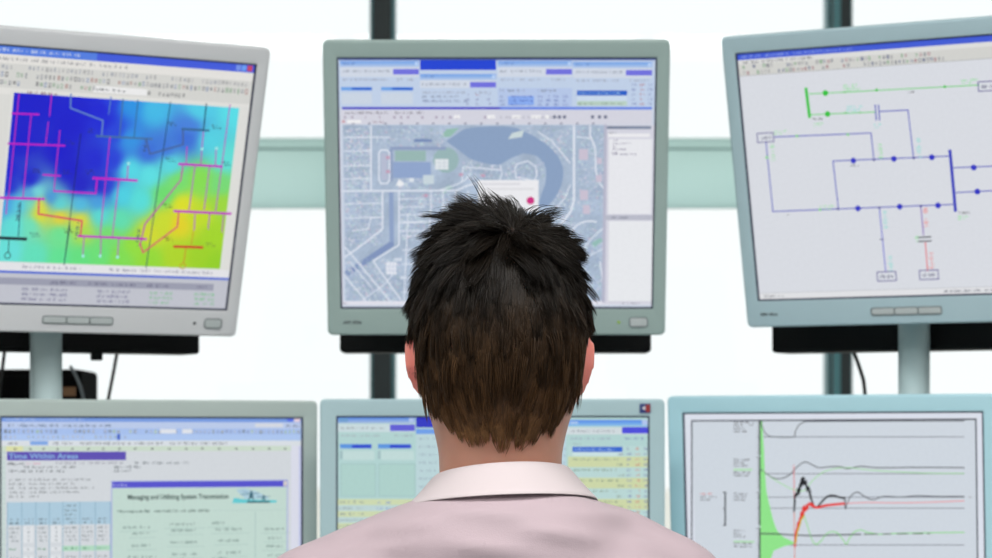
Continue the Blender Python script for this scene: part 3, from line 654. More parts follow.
# ---- lower centre: tables window
def draw_LC():
    d = Disp(POSES['LC'], (180,214,212))
    def pr(x0, y0, x1, y1, c, L=1): d.prect(x0, y0, x1, y1, c, L)
    for k in range(6):
        pr(337,417+k,415,418.1+k,(90+k*14,140+k*9,228),2); pr(566,420+k,650,421.1+k,(84+k*10,140+k*10,236),2)
    pr(339,418,348,422,(110,160,210),3); pr(409,418,414,422,(180,200,236),3); pr(642,420,648,425,(180,200,240),3); pr(570,421.5,578,424,(170,200,240),3)
    pr(416,417,440,427.5,(40,48,196),3); pr(416,429,500,434,(110,160,236),3)
    pr(337,424,415,432,(204,222,226),2); pr(390,424.5,415,431,(94,90,216),3); d.pscrib(340,426.5,46,3,(150,164,170)); d.pscrib(341,434,40,3,(160,180,186)); d.pscrib(395,434,18,3,(150,170,180))
    for x0, x1 in ((340,371.5),(378,411)):
        pr(x0,444,x1,448.5,(90,150,226),3); pr(x0+12,444.8,x1,448,(36,66,206),3.5)
        pr(x0+3,451,x1+3,460,(196,222,220),2); pr(x0+1,464,x1+4,496,(176,212,206),2)
        a = d.P(x0+1,464); b = d.P(x1+4,496); d.frame(a[0],a[1],b[0],b[1],.8,(160,196,194),3); pr(x0,451,x0+2.5,459,(160,190,194),3)
    pr(416,434,440,500,(190,216,220),2); 
    for k in range(8): d.pscrib(419,437+k*8,18,3,(150,176,190))
    for k in range(25): 
        pr(337,499+k*6,440,505+k*6,(192,216,216) if k % 2 else (208,220,178),2.4); d.pscrib(340,500.5+k*6,24,3,(130,150,150)); d.pscrib(376,501+k*6,6,3,(120,150,210)); d.pscrib(386,501+k*6,6,3,(120,150,210))
    for k in range(24):
        y = 436+k*8.2; d.pscrib(445,y,70,3.2,(140,166,180)); d.pscrib(525,y,20,3.2,(140,166,180))
        if y > 560: d.pscrib(345,y,60,3.2,(140,160,165))
    # right table
    pr(566,427.5,650,434.5,(212,222,226),2); pr(622,427,650,433.5,(70,70,222),3); d.pscrib(571,429.5,46,3,(130,140,150)); d.pscrib(571,437,40,3,(150,170,190)); d.pscrib(625,437,20,3,(120,150,190)); d.pscrib(571,442.5,10,3,(140,160,170))
    for k in range(38):
        y = 446+k*5.3
        pr(568,y,650,y+5.3,(188,218,216) if (k//2) % 2 == 0 else (208,218,170),2.2)
        if k % 2 == 0: d.pscrib(573,y+1.2,46,3,(120,146,120))
        else: d.pscrib(617,y+1.2,7,3,(130,150,130))
        for x in (627,635.5,644): d.pscrib(x,y+1,4,3.2,(120,140,180) if x != 635.5 else (206,140,120))
    pr(572.5,446.8,622.5,452,(44,100,208),4); d.pscrib(575,448,40,3,(140,180,236),5); pr(572.5,452,622.5,456,(206,230,230),4); d.pscrib(617,453,6,2.6,(120,140,150),5)
    pr(550,417,566,560,(190,216,226),1.5); pr(560,427,566,431,(70,80,210),3)
    for k in range(6): d.pscrib(558,440+k*7,8,3,(150,180,200))
    pr(337,416,650,417.2,(50,90,110),6)
    return d

# ---- lower right: disturbance traces
def draw_LR():
    d = Disp(POSES['LR'], (224,229,240))
    def Q(x, y): return (660+x/2.988, 380+y/2.988)
    def L(p, w=.9, c=(96,98,108), l=3): d.pline([Q(*q) for q in p], w, c, l)
    def cur(p, w=.9, c=(96,98,108), l=4, n=6):
        # Catmull-Rom through the points
        out = []; P_ = [p[0]]+list(p)+[p[-1]]
        for i in range(1, len(P_)-2):
            for k in range(n):
                t = k/n; q = []
                for a in range(2):
                    p0, p1, p2, p3 = (P_[i+j][a] for j in (-1, 0, 1, 2))
                    q.append(.5*(2*p1+(p2-p0)*t+(2*p0-5*p1+4*p2-p3)*t*t+(3*p1-p0-3*p2+p3)*t**3))
                out.append(tuple(q))
        out.append(p[-1]); L(out, w, c, l)
    a_ = d.P(*Q(95,121)); b_ = d.P(*Q(944,121)); d.rect(a_[0], a_[1], b_[0], 253, (211,219,228), 1)
    L([(95,700),(95,122),(944,117),(951,700)],1.5,(60,64,76)); 
    BK = (58,60,68)
    # axis with ticks
    for a, b in ((122,224),(231,330),(336,434),(443,560),(570,690)):
        L([(298,a),(298,b)],1.7,BK,5)
        for y in range(a, b, 9): L([(291,y),(298,y)],.6,(90,92,100),5)
        L([(289,a),(300,a)],1,BK,5)
    for y in (170,280,350,383,493,560,620): L([(292,y),(909,y)],.8,(120,122,134),2)
    GF = (146,232,140)
    gf = [(300,122),(307,122)],
    prof = [(122,6),(170,8),(210,11),(270,13),(330,18),(360,24),(385,30),(410,36),(430,42),(450,50),(470,70),(484,100),(490,100),(497,70),(510,40),(532,32),(600,22),(690,12)]
    for (ya, wa), (yb, wb) in zip(prof[:-1], prof[1:]):
        d.ppoly([Q(300,ya),Q(300,yb),Q(300+wb,yb),Q(300+wa,ya)], GF, 2.5)
    cur([(300,122),(306,140),(314,158),(328,168),(345,170),(398,170),(404,156),(414,136),(428,127),(450,124),(600,123),(909,122)],1.0,(84,86,94))
    cur([(300,266),(318,279),(335,291),(356,295),(378,289),(395,276),(412,258),(432,245),(452,252),(475,262),(510,259),(540,259),(560,265),(600,258),(650,262),(780,261),(909,262)],1.1,(88,90,98))
    cur([(306,270),(340,296),(395,326),(430,330),(460,296),(500,270),(560,262),(640,270),(780,278),(909,279)],.8,(160,226,150))
    L([(400,255),(402,392)],.9,(232,110,110),4); L([(401,392),(403,560)],.9,(226,130,110),4)
    rr = random.Random(5)
    def thick(p, amp, w, c, l):
        out = []
        for (a, b) in zip(p[:-1], p[1:]):
            n = max(2, int(math.hypot(b[0]-a[0], b[1]-a[1])/3))
            for k in range(n): t = k/n; out.append((a[0]+(b[0]-a[0])*t, a[1]+(b[1]-a[1])*t+rr.uniform(-amp, amp)))
        out.append(p[-1]); L(out, w, c, l)
    thick([(400,388),(404,350),(412,338),(420,318),(428,294),(436,306),(444,330),(452,355)],15,1.7,(28,28,32),6)
    cur([(452,355),(460,376),(468,381),(482,366),(498,350),(516,345),(535,350),(553,354)],2.0,(30,30,34),6); L([(553,354),(553,380)],1.2,(50,50,54),6)
    cur([(554,386),(562,362),(574,343),(590,335),(606,344),(622,354),(640,357),(670,348),(720,350),(770,346),(830,348),(909,348)],1.1,(84,86,94),5)
    thick([(403,492),(408,460),(416,425),(424,400),(434,382),(445,369)],14,1.9,(226,52,44),7); cur([(445,369),(455,376),(470,381),(490,376),(510,373),(550,369)],2.6,(232,60,56),7); thick([(445,369),(462,377)],4,2,(232,60,56),7)
    cur([(551,369),(620,366),(700,367),(780,366),(909,361)],1.0,(238,150,156),5)
    thick([(405,484),(412,452),(422,420),(431,405)],3,1.2,(206,196,70),8)
    cur([(431,405),(442,440),(455,478),(467,491),(482,480),(496,462),(512,453),(530,457),(545,474),(557,490),(566,474),(580,455),(600,448),(620,455),(660,461),(720,458),(909,455)],1.0,(140,222,128),5)
    cur([(300,459),(350,460),(400,463),(460,465),(520,463),(600,461)],1.4,(76,80,84),5)
    for a, b in ((610,650),(666,690),(708,740),(756,786),(800,806)): L([(a,461-(a-600)*.012),(b,461-(b-600)*.012)],1.2,(90,110,92),6)
    def S(x, y, w, n, c=(74,76,84)):
        for k in range(n): d.pscrib(*Q(x, y+k*9), (w if k == 0 else w*random.uniform(.6,1.1))/2.988, 2.5, c, 4, dens=.95)
    S(220,123,46,4); S(220,234,50,3); S(220,272,54,2); S(220,336,44,3); S(220,446,40,3); S(220,484,58,2); S(120,345,52,2); S(120,336,40,1,(220,130,130))
    d.prect(*Q(220,265),*Q(276,271),(176,226,176),2); d.prect(*Q(220,480),*Q(282,486),(176,226,176),2)
    L([(195,336),(195,434)],1.7,BK,5); L([(189,336),(197,336)],1.2,BK,5); L([(189,434),(197,434)],1.2,BK,5); L([(189,384),(197,384)],1,BK,5)
    d.pscrib(*Q(916,347),5,2.2,(170,172,180)); u, v = d.P(*Q(266,131)); d.line([(u,v),(u+1.5,v+1.5),(u+4,v+1),(u+5,v-1)],.7,(100,102,110),4)
    return d

LABELS = {
 'UL': 'raised grey monitor showing a blue to yellow heat map with magenta lines',
 'UC': 'raised grey monitor showing an aerial street map behind the man\'s head',
 'UR': 'raised grey monitor showing a blue and green line diagram on white',
 'LL': 'grey monitor showing a spreadsheet with a pale green dialog box',
 'LC': 'grey monitor showing striped green and blue tables behind the man\'s neck',
 'LR': 'blue-grey monitor showing black, red and green line traces'}
STAND = {'UC': dict(pole=495, bar_y=353, bar_end=341, bar_end2=650), 'UL': dict(pole=46, bar_y=352, bar_end=192), 'UR': dict(pole=914, bar_y=351, bar_end=779)}
MON = {}
for key, fn in (('UL', draw_UL), ('UC', draw_UC), ('UR', draw_UR), ('LL', draw_LL), ('LC', draw_LC), ('LR', draw_LR)):
    up = key[0] == 'U'
    MON[key] = monitor(key, 'plastic_'+key, LABELS[key], up, STAND.get(key))
    e = MON[key][0]; ps = POSES[key]
    o = fn().build(e, 0)
    o.matrix_local = Matrix.Translation((0, 0, ps.c.z-DZ)) @ Matrix.Rotation(ps.pitch, 4, 'X')

# cables hanging from the raised monitors
def world_px(px, py, y): return Vector(((px-CX)/F_PX*y, y, CAMH+(CY-py)/F_PX*y))
def cable(key, pix, y, r):
    e = MON[key][0]; pts = [world_px(a, b, y) for a, b in pix]
    inv = Matrix.Rotation(-e.rotation_euler.z, 3, 'Z')
    mb = MB().tube([inv @ (p-e.location) for p in pts], r, 8); mb.build('cable', MATS['black_rubber'], e, smooth=True)
cable('UL', [(124,300),(122,325),(119.5,340),(116.5,356),(113,375),(108.5,398),(104,430)], 3.30, .0024)
cable('UL', [(6,310),(5,335),(4.5,352),(2.5,368),(0,382),(-2,410)], 3.27, .0024)
cable('UR', [(851,300),(850.5,322),(851,338),(854,352),(859,366),(863.5,380),(865.5,398),(866,430)], 3.24, .0026)

# black equipment case standing on the desk behind the lower left monitor
ty = 3.42
xr = world_px(98, 400, ty+.16).x; zt = world_px(0, 369, ty).z
pc = empty('equipment_case', (xr-.19, ty+.2, DZ)); tag(pc, 'black equipment case standing behind the spreadsheet monitor', 'computer')
hh = zt-DZ
MB().box((-.19,-.19,.01),(.19,-.04,hh)).build('casing', MATS['case_black'], pc, bevel=.006)
MB().box((-.18,-.2,.02),(.184,-.19,hh-.008)).build('front_panel', MATS['case_black'], pc, bevel=.004)
q = world_px(63, 387, ty); q2 = world_px(76, 396, ty)
MB().box((q.x-pc.location.x,-.2015,q2.z-DZ),(q2.x-pc.location.x,-.2,q.z-DZ)).build('sticker', MATS['sticker'], pc)
for sx in (-.16, .16):
    for sy in (-.165, -.065): MB().tube([(sx,sy,0),(sx,sy,.011)], .014, 12).build('foot', MATS['black_rubber'], pc)
cb = [world_px(a, b, ty-.02)-pc.location for a, b in ((70,366),(73,370),(77,378),(81,388),(84,400),(86,415))]
MB().tube([(p.x, p.y, p.z) for p in cb], .0022, 8).build('cable', MATS['seam_grey'], pc, smooth=True)

# ------------------------------------------------------------------ the man
HY = 2.165    # head axis depth
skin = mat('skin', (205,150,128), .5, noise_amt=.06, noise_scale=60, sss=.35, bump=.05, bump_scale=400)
def remesh(mb, voxel, smooth_it=8, fac=.5):
    me = bpy.data.meshes.new('tmp'); me.from_pydata(mb.v, [], mb.f)
    bm = bmesh.new(); bm.from_mesh(me); bmesh.ops.recalc_face_normals(bm, faces=bm.faces); bm.to_mesh(me); bm.free()
    o = bpy.data.objects.new('tmp', me); C.objects.link(o)
    r = o.modifiers.new('r', 'REMESH'); r.mode = 'VOXEL'; r.voxel_size = voxel
    s = o.modifiers.new('s', 'SMOOTH'); s.iterations = smooth_it; s.factor = fac
    bpy.context.view_layer.update()
    out = bpy.data.meshes.new_from_object(o.evaluated_get(bpy.context.evaluated_depsgraph_get()))
    bpy.data.objects.remove(o)
    return out
# skull rings: z, half width, y of back, y of front (relative to the head axis)
RINGS = [(1.030,.058,-.055,.050),(1.055,.055,-.052,.052),(1.080,.0525,-.050,.055),(1.100,.0535,-.052,.070),(1.120,.058,-.060,.088),(1.140,.0645,-.074,.094),(1.160,.069,-.086,.096),(1.180,.0715,-.094,.097),(1.200,.0735,-.098,.097),(1.220,.0735,-.098,.098),(1.240,.0685,-.092,.097),(1.258,.0610,-.083,.090),(1.272,.0515,-.071,.080),(1.284,.040,-.056,.064),(1.292,.028,-.040,.046),(1.297,.014,-.02,.024)]
HX = .0038
def ring(z, a, yb, yf, n=32):
    cy = (yb+yf)/2; b = (yf-yb)/2
    return [(HX+a*math.cos(2*math.pi*k/n), HY+cy+b*math.sin(2*math.pi*k/n), z) for k in range(n)]
head = MB().loft([ring(*r) for r in RINGS])
body = MB(); body.v = list(head.v); body.f = list(head.f)
# face, turned to the monitors
body.ell((HX,HY+.104,1.168),(.013,.016,.022)); body.ell((HX,HY+.100,1.190),(.008,.010,.022)); body.ell((HX,HY+.093,1.128),(.024,.011,.007)); body.ell((HX,HY+.085,1.095),(.026,.018,.016))
body.ell((HX-.031,HY+.086,1.212),(.022,.014,.006)); body.ell((HX+.031,HY+.086,1.212),(.022,.014,.006))
# ears: rim, lobe and hollow plate
for sx, zz in ((-1, 1.180), (1, 1.178)):
    ex = HX+sx*(.0715 if sx < 0 else .0692)
    body.capsule((ex+sx*.001,HY+.004,zz+.022),(ex+sx*.0075,HY-.012,zz+.012),.0048,.0048,10,4); body.capsule((ex+sx*.0075,HY-.012,zz+.012),(ex+sx*.007,HY-.011,zz-.008),.0048,.0045,10,4)
    body.capsule((ex+sx*.007,HY-.011,zz-.008),(ex-sx*.0015,HY+.002,zz-.025),.0045,.0058,10,4); body.capsule((ex-sx*.004,HY+.002,zz+.012),(ex-sx*.004,HY+.002,zz-.012),.007,.007,10,4)
    body.ell((ex+sx*.002,HY-.004,zz),(.005,.010,.020),12,8)
SHL, SHR = Vector((-.157,2.14,.963)), Vector((.142,2.14,.978))
def arms(mb, dr, hands):
    for sx, sh in ((-1, SHL), (1, SHR)):
        el = Vector((sx*.265,2.27,.765)); wr = Vector((sx*.15,2.53,.790))
        mb.capsule(sh, el, .050+dr, .040+dr); mb.capsule(el, wr, .040+dr, (.026 if dr == 0 else .031))
        if hands:
            pc_ = wr+Vector((-sx*.02,.085,-.022)); mb.capsule(wr, pc_+Vector((0,-.045,.006)), .024, .022)
            ax = Vector((-sx*.2,.98,0)).normalized(); sd = Vector((ax.y,-ax.x,0))
            for k, (off, ln) in enumerate(((-.031,.058),(-.0105,.072),(.0105,.078),(.031,.068))):
                off *= sx; r0 = pc_+sd*off+Vector((0,0,.002)); k1 = r0+ax*ln*.45+Vector((0,0,.006)); k2 = k1+ax*ln*.32+Vector((0,0,-.006)); k3 = k2+ax*ln*.25+Vector((0,0,-.008))
                mb.capsule(pc_+sd*off*.6-ax*.05, r0, .012, .0098, 12, 4); mb.capsule(r0, k1, .0098, .0086, 12, 4); mb.capsule(k1, k2, .0086, .008, 12, 4); mb.capsule(k2, k3, .008, .0068, 12, 4)
            t0 = pc_-ax*.035-sd*sx*-.030; t1 = t0+ax*.032+sd*sx*.026+Vector((0,0,-.004)); t2 = t1+ax*.030+sd*sx*.006+Vector((0,0,-.004))
            mb.capsule(t0, t1, .013, .0105, 12, 4); mb.capsule(t1, t2, .0105, .0080, 12, 4)
def torso(mb, dr):
    mb.capsule((0,2.135,1.036),SHL,.046+dr,.051+dr); mb.capsule((0,2.135,1.036),SHR,.046+dr,.051+dr)
    mb.ell((.006,2.106,1.002),(.112+dr,.066+dr,.068+dr)); mb.ell((-.088,2.095,.935),(.075+dr,.052+dr,.085+dr)); mb.ell((.090,2.095,.940),(.075+dr,.052+dr,.085+dr))
    mb.capsule((-.075,2.15,.92),(-.065,2.15,.60),.088+dr,.085+dr); mb.capsule((.075,2.15,.92),(.065,2.15,.60),.088+dr,.085+dr); mb.capsule((-.05,2.12,.9),(.05,2.12,.9),.085+dr,.085+dr)
def legs(mb, dr):
    for sx in (-1, 1):
        mb.capsule((sx*.085,2.16,.565),(sx*.13,2.60,.555),.082+dr,.058+dr); mb.capsule((sx*.13,2.60,.555),(sx*.13,2.62,.12),.055+dr,.036+dr)
    mb.capsule((-.07,2.15,.58),(.07,2.15,.58),.09+dr,.09+dr)
torso(body, -.006); arms(body, 0, True); legs(body, -.004)
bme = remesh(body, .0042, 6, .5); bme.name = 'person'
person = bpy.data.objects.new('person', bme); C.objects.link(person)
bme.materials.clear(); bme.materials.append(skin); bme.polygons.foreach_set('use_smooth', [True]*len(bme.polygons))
tag(person, 'person with short dark hair in a pale pink shirt, back turned, facing the monitors', 'person')
# redder ears: flushed skin plus backlit glow painted into the colour
nt = skin.node_tree; b = nt.nodes['Principled BSDF']
tcn = nt.nodes.new('ShaderNodeTexCoord'); sx_ = nt.nodes.new('ShaderNodeSeparateXYZ'); nt.links.new(tcn.outputs['Object'], sx_.inputs[0])
sub = nt.nodes.new('ShaderNodeMath'); sub.operation = 'SUBTRACT'; sub.inputs[1].default_value = HX; nt.links.new(sx_.outputs['X'], sub.inputs[0])
ab = nt.nodes.new('ShaderNodeMath'); ab.operation = 'ABSOLUTE'; nt.links.new(sub.outputs[0], ab.inputs[0])
mrr = nt.nodes.new('ShaderNodeMapRange'); mrr.inputs['From Min'].default_value = .066; mrr.inputs['From Max'].default_value = .073; nt.links.new(ab.outputs[0], mrr.inputs['Value'])
gt = nt.nodes.new('ShaderNodeMath'); gt.operation = 'GREATER_THAN'; gt.inputs[1].default_value = 1.13; nt.links.new(sx_.outputs['Z'], gt.inputs[0])
mm = nt.nodes.new('ShaderNodeMath'); mm.operation = 'MULTIPLY'; nt.links.new(mrr.outputs[0], mm.inputs[0]); nt.links.new(gt.outputs[0], mm.inputs[1])
mxc = nt.nodes.new('ShaderNodeMix'); mxc.data_type = 'RGBA'; nt.links.new(mm.outputs[0], mxc.inputs['Factor'])
old = b.inputs['Base Color'].links[0].from_socket; nt.links.new(old, mxc.inputs[6]); mxc.inputs[7].default_value = (*s2l((255,150,138)), 1); 
# scalp under the hair: stubble and the shade between strands painted into the skin
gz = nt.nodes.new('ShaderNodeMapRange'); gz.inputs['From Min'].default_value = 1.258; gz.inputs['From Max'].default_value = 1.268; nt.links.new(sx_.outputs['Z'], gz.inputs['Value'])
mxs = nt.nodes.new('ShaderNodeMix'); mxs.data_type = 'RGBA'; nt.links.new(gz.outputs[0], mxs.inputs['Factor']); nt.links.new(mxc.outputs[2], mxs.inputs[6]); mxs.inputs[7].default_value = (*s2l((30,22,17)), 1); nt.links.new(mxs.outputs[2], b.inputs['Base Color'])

# shirt
shirt_m = mat('shirt_cotton', (184,165,172), .75, noise_amt=.02, noise_scale=20, sheen=.25, bump=.12, bump_scale=900)
collar_m = mat('collar_cotton', (206,194,196), .75, noise_amt=.015, noise_scale=20, sheen=.2, bump=.1, bump_scale=900)
sb = MB(); torso(sb, .006); arms(sb, .008, False)
sme = remesh(sb, .006, 45, .5)
n = len(sme.vertices); co = np.zeros(n*3); sme.vertices.foreach_get('co', co); co = co.reshape(-1, 3)
no = np.zeros(n*3); sme.vertices.foreach_get('normal', no); no = no.reshape(-1, 3)
dsp = np.zeros(n)
FOLDS = []
for (x0, y0), (x1, y1), wd, am in (((430,511),(535,517),.0055,.0042),((515,527),(605,541),.0055,.0042),((395,533),(445,519),.005,.0036),((605,510),(672,533),.005,.0036),((325,545),(400,523),.006,.004),((440,543),(530,551),.006,.004),((560,512),(640,522),.0045,.0025),((620,540),(680,556),.006,.0036),((350,556),(430,541),.005,.003)):
    FOLDS.append((((x0-CX)/1215, CAMH-(y0-CY)/1215), ((x1-CX)/1215, CAMH-(y1-CY)/1215), wd, am))
for (a, b2, wd, am) in FOLDS:
    A = np.array(a); B = np.array(b2); q = co[:, [0, 2]]-A; ab_ = B-A; L2 = ab_ @ ab_; t = np.clip(q @ ab_/L2, 0, 1)
    dd = np.linalg.norm(q-t[:, None]*ab_, axis=1); taper = np.sin(np.pi*np.clip(t*.9+.05, 0, 1))
    dsp += am*taper*np.exp(-(dd/wd)**2)*(no[:, 1] < .2)
for i in range(n):
    x, y, z = co[i]; dsp[i] += noise.noise(Vector((x*9+z*14, y*8, z*26-x*6)))*.0035+noise.noise(Vector((x*22, y*20, z*40)))*.0008
co = co+no*dsp[:, None]; sme.vertices.foreach_set('co', co.ravel())
sme.polygons.foreach_set('use_smooth', [True]*len(sme.polygons)); sme.materials.clear(); sme.materials.append(shirt_m); sme.update(); sme.name = 'shirt'
shirt = bpy.data.objects.new('shirt', sme); C.objects.link(shirt); shirt.parent = person; shirt['label'] = 'pale pink long sleeved shirt'
# collar, folded over
def collar_pt(k, phi):
    s, c = math.sin(phi), math.cos(phi); f = (1-c)/2      # f: 0 at the nape, 1 at the throat
    lean = .0035*s
    prof = [(.0550,.055,1.056),(.0545,.055,1.080),(.0548,.0565,1.0890),(.0560,.059,1.0925),(.0590,.063,1.0910),(.0645,.070,1.0845),(.0710,.079,1.0770),(.0770,.087,1.0705),(.0825,.0940,1.0660),(.0818,.0930,1.0645),(.0770,.087,1.068),(.068,.075,1.077),(.059,.063,1.088)]
    rx, ry, z = prof[k]
    low = max(0, (1.07-z)/.02)
    z = z-.020*f*(1 if k > 1 else .5)+lean-.012*low*f*f
    return (HX+.0012+rx*s, HY-.012-ry*c*(1 if c > 0 else .95), z)
NP = 13; NA = 61
vs, fs = [], []
for i in range(NA):
    phi = math.radians(-160+320*i/(NA-1))
    for k in range(NP): vs.append(collar_pt(k, phi))
for i in range(NA-1):
    for k in range(NP-1): fs.append((i*NP+k, i*NP+k+1, (i+1)*NP+k+1, (i+1)*NP+k))
co_ = MB().add(vs, fs).build('collar', collar_m, shirt, smooth=True)
sd_ = co_.modifiers.new('sub', 'SUBSURF'); sd_.levels = 1; sd_.render_levels = 1
co_['label'] = 'pinkish white folded shirt collar'

# trousers, belt line, shoes
tm = mat('trouser_wool', (52,56,66), .85, noise_amt=.1, noise_scale=150, bump=.2, bump_scale=500)
tb = MB(); legs(tb, .008); tme = remesh(tb, .008, 6); tme.materials.clear(); tme.materials.append(tm); tme.polygons.foreach_set('use_smooth', [True]*len(tme.polygons))
tr_ = bpy.data.objects.new('trousers', tme); C.objects.link(tr_); tr_.parent = person; tr_['label'] = 'dark grey trousers'
for sx in (-1, 1):
    MB().loft([[(sx*.13+.045*math.cos(a)*w, 2.67+l*math.sin(a), z) for a in [2*math.pi*k/18 for k in range(18)]] for z, w, l in ((.002,1,.13),(.02,1.02,.132),(.045,.95,.12),(.075,.8,.085),(.10,.7,.06))]).build('shoe', MATS['black_plastic'], person, smooth=True)
em = mat('eye_white', (236,234,230), .2, noise_amt=.01)
for sx in (-1, 1): MB().ell((HX+sx*.031,HY+.0865,1.192),(.0115,.0115,.0095)).build('eye', em, person, smooth=True)

# ---- hair: tapered strands rooted on the scalp
def hair():
    rng = np.random.default_rng(11)
    # dense scalp sampling through the ring table
    Z = np.array([r[0] for r in RINGS]); A = np.array([r[1] for r in RINGS]); YBk = np.array([r[2] for r in RINGS]); YF = np.array([r[3] for r in RINGS])
    def scalp(z, th):          # th: 0 at the back, +90 right ear
        a = np.interp(z, Z, A); yb = np.interp(z, Z, YBk); yf = np.interp(z, Z, YF)
        # smooth dome above the last ring
        cy = (yb+yf)/2; b = (yf-yb)/2
        return np.stack([HX+a*np.sin(th), HY+cy-b*np.cos(th), z], -1)
    N = 90000
    z = 1.08+(1.298-1.08)*rng.random(N); th = rng.uniform(-np.pi, np.pi, N)
    # area weighting
    a = np.interp(z, Z, A); dz = .002
    p = scalp(z, th); p2 = scalp(np.clip(z+dz, 1.03, 1.2972), th); dt = scalp(z, th+.02)
    area = np.linalg.norm(np.cross(p2-p, dt-p), axis=1); area[z > 1.296] = area.max()*.5
    keep = rng.random(N) < np.clip(area/np.percentile(area, 97), 0, 1)
    z, th, p = z[keep], th[keep], p[keep]
    ath = np.degrees(np.abs(th))
    line = np.interp(ath, [0,18,34,48,58,66,74,88,100,112,125,180], [1.115,1.115,1.120,1.131,1.142,1.156,1.172,1.202,1.205,1.19,1.255,1.262])
    line = line+rng.normal(0, .003, len(z))
    NT = 420; rr_ = .017*np.sqrt(rng.random(NT)); tt_ = rng.uniform(-np.pi, np.pi, NT)
    z = np.concatenate([z, np.full(NT, 1.2972)]); th = np.concatenate([th, tt_]); ath = np.concatenate([ath, np.degrees(np.abs(tt_))]); line = np.concatenate([line, np.zeros(NT)])
    p = np.concatenate([p, np.stack([HX+rr_*np.sin(tt_), HY+.002-rr_*np.cos(tt_), np.full(NT, 1.2972)], -1)])
    # the crown whorl grows dense, short hair in every direction
    NW_ = 700; zw = 1.288+rng.normal(0, .011, NW_); zw = np.clip(zw, 1.26, 1.2965); tw = np.radians(rng.normal(12, 24, NW_))
    z = np.concatenate([z, zw]); th = np.concatenate([th, tw]); ath = np.concatenate([ath, np.degrees(np.abs(tw))]); line = np.concatenate([line, np.zeros(NW_)]); p = np.concatenate([p, scalp(zw, tw)])
    ok = z > line; z, th, p, ath, line = z[ok], th[ok], p[ok], ath[ok], line[ok]
    n = len(z)
    def normals(z, th):
        e = 1e-3; q0 = scalp(np.clip(z-e, 1.03, 1.2969), th); q1 = scalp(np.clip(z+e, 1.031, 1.297), th); t0 = scalp(z, th-.01); t1 = scalp(z, th+.01)
        nn = np.cross(t1-t0, q1-q0); nn /= np.linalg.norm(nn, axis=1)[:, None]+1e-12; return nn
    nrm = normals(z, th); nrm[z > 1.2955] = (0, 0, 1)
    cen = np.array([HX, HY, 1.20]); flip = ((p-cen)*nrm).sum(1) < 0; nrm[flip] *= -1
    whorl = np.array([HX+.012, HY-.050, 1.288])
    def curves(p, nrm, z, ath, hgt, jit, lenj, rng, S):
        top = np.clip((z-1.228)/.066, 0, 1); nape = np.clip((1.165-z)/.05, 0, 1)
        d = p-whorl; d -= nrm*(d*nrm).sum(1)[:, None]; d /= np.linalg.norm(d, axis=1)[:, None]+1e-9
        down = np.tile(np.array([0., 0., -1.]), (len(p), 1)); down -= nrm*(down*nrm).sum(1)[:, None]; dl = np.linalg.norm(down, axis=1)[:, None]; down = down/np.maximum(dl, .25)
        # swirl about the crown
        sw = np.cross(nrm, d)
        flow = d*(.25+.75*top)[:, None]+down*(1.0-.85*top)[:, None]+sw*(.30*top*np.exp(-np.linalg.norm(p-whorl, axis=1)/.05)+.05)[:, None]
        flow /= np.linalg.norm(flow, axis=1)[:, None]+1e-9
        front = np.clip((p[:, 1]-(HY-.03))/.05, 0, 1)
        lift = .15+(.68*top*front+.16*top*(1-front))*np.clip(nrm[:, 2]*1.25-.2, .05, 1)-.04*nape+.05*np.exp(-(np.linalg.norm(p-whorl, axis=1)/.02)**2)
        dirv = flow+nrm*(lift+jit[:, 3]*.16)[:, None]+jit[:, :3]*(.17+.26*top)[:, None]
        dirv /= np.linalg.norm(dirv, axis=1)[:, None]
        L = (.030+.014*top-.016*nape)*lenj*(1-.27*np.abs(nrm[:, 0])*np.clip((z-1.19)/.04, 0, 1))
        pts = [p-nrm*.001]; cur = dirv.copy()
        for k in range(S):
            pts.append(pts[-1]+cur*(L/S)[:, None])
            cur = cur+flow*.30+down*(.16*(1-top))[:, None]; cur -= nrm*(.05*(1-top*front))[:, None]; cur /= np.linalg.norm(cur, axis=1)[:, None]
        return np.stack(pts, 1)
    S = 5
    # clumps
    NC = 850
    ci = rng.choice(n, NC, replace=False)
    gj = rng.normal(0, 1, (NC, 4)); gl = rng.uniform(.75, 1.35, NC)
    G = curves(p[ci], nrm[ci], z[ci], ath[ci], None, gj, gl, rng, S)
    # nearest clump (chunked)
    near = np.zeros(n, int)
    for s in range(0, n, 4000):
        dd = ((p[s:s+4000, None]-p[ci][None])**2).sum(-1); near[s:s+4000] = dd.argmin(1)
    P_ = curves(p, nrm, z, ath, None, gj[near]*.75+rng.normal(0, .55, (n, 4)), gl[near]*rng.uniform(.72, 1.08, n), rng, S)
    t = np.linspace(0, 1, S+1)
    k = (.74*t**1.2)[None, :, None]*np.where(z > 1.25, 1.0, .78)[:, None, None]
    scat = rng.normal(0, .0011, (n, 1, 3))
    P_ = P_*(1-k)+(G[near]+scat)*k
    # never below the scalp: push out along the normal where a strand dips inside
    for s in range(1, S+1):
        q = P_[:, s]; zz = np.clip(q[:, 2], 1.03, 1.2969); a = np.interp(zz, Z, A); yb = np.interp(zz, Z, YBk); yf = np.interp(zz, Z, YF); cy = HY+(yb+yf)/2; bb = (yf-yb)/2
        e = np.sqrt(((q[:, 0]-HX)/a)**2+((q[:, 1]-cy)/bb)**2); m_ = (e < 1.03) & (q[:, 2] < 1.29)
        f = np.where(m_, 1.03/np.maximum(e, .3), 1.); q[:, 0] = HX+(q[:, 0]-HX)*f; q[:, 1] = cy+(q[:, 1]-cy)*f
    # tubes, three-sided
    tan = np.gradient(P_, axis=1); tan /= np.linalg.norm(tan, axis=2)[..., None]+1e-12
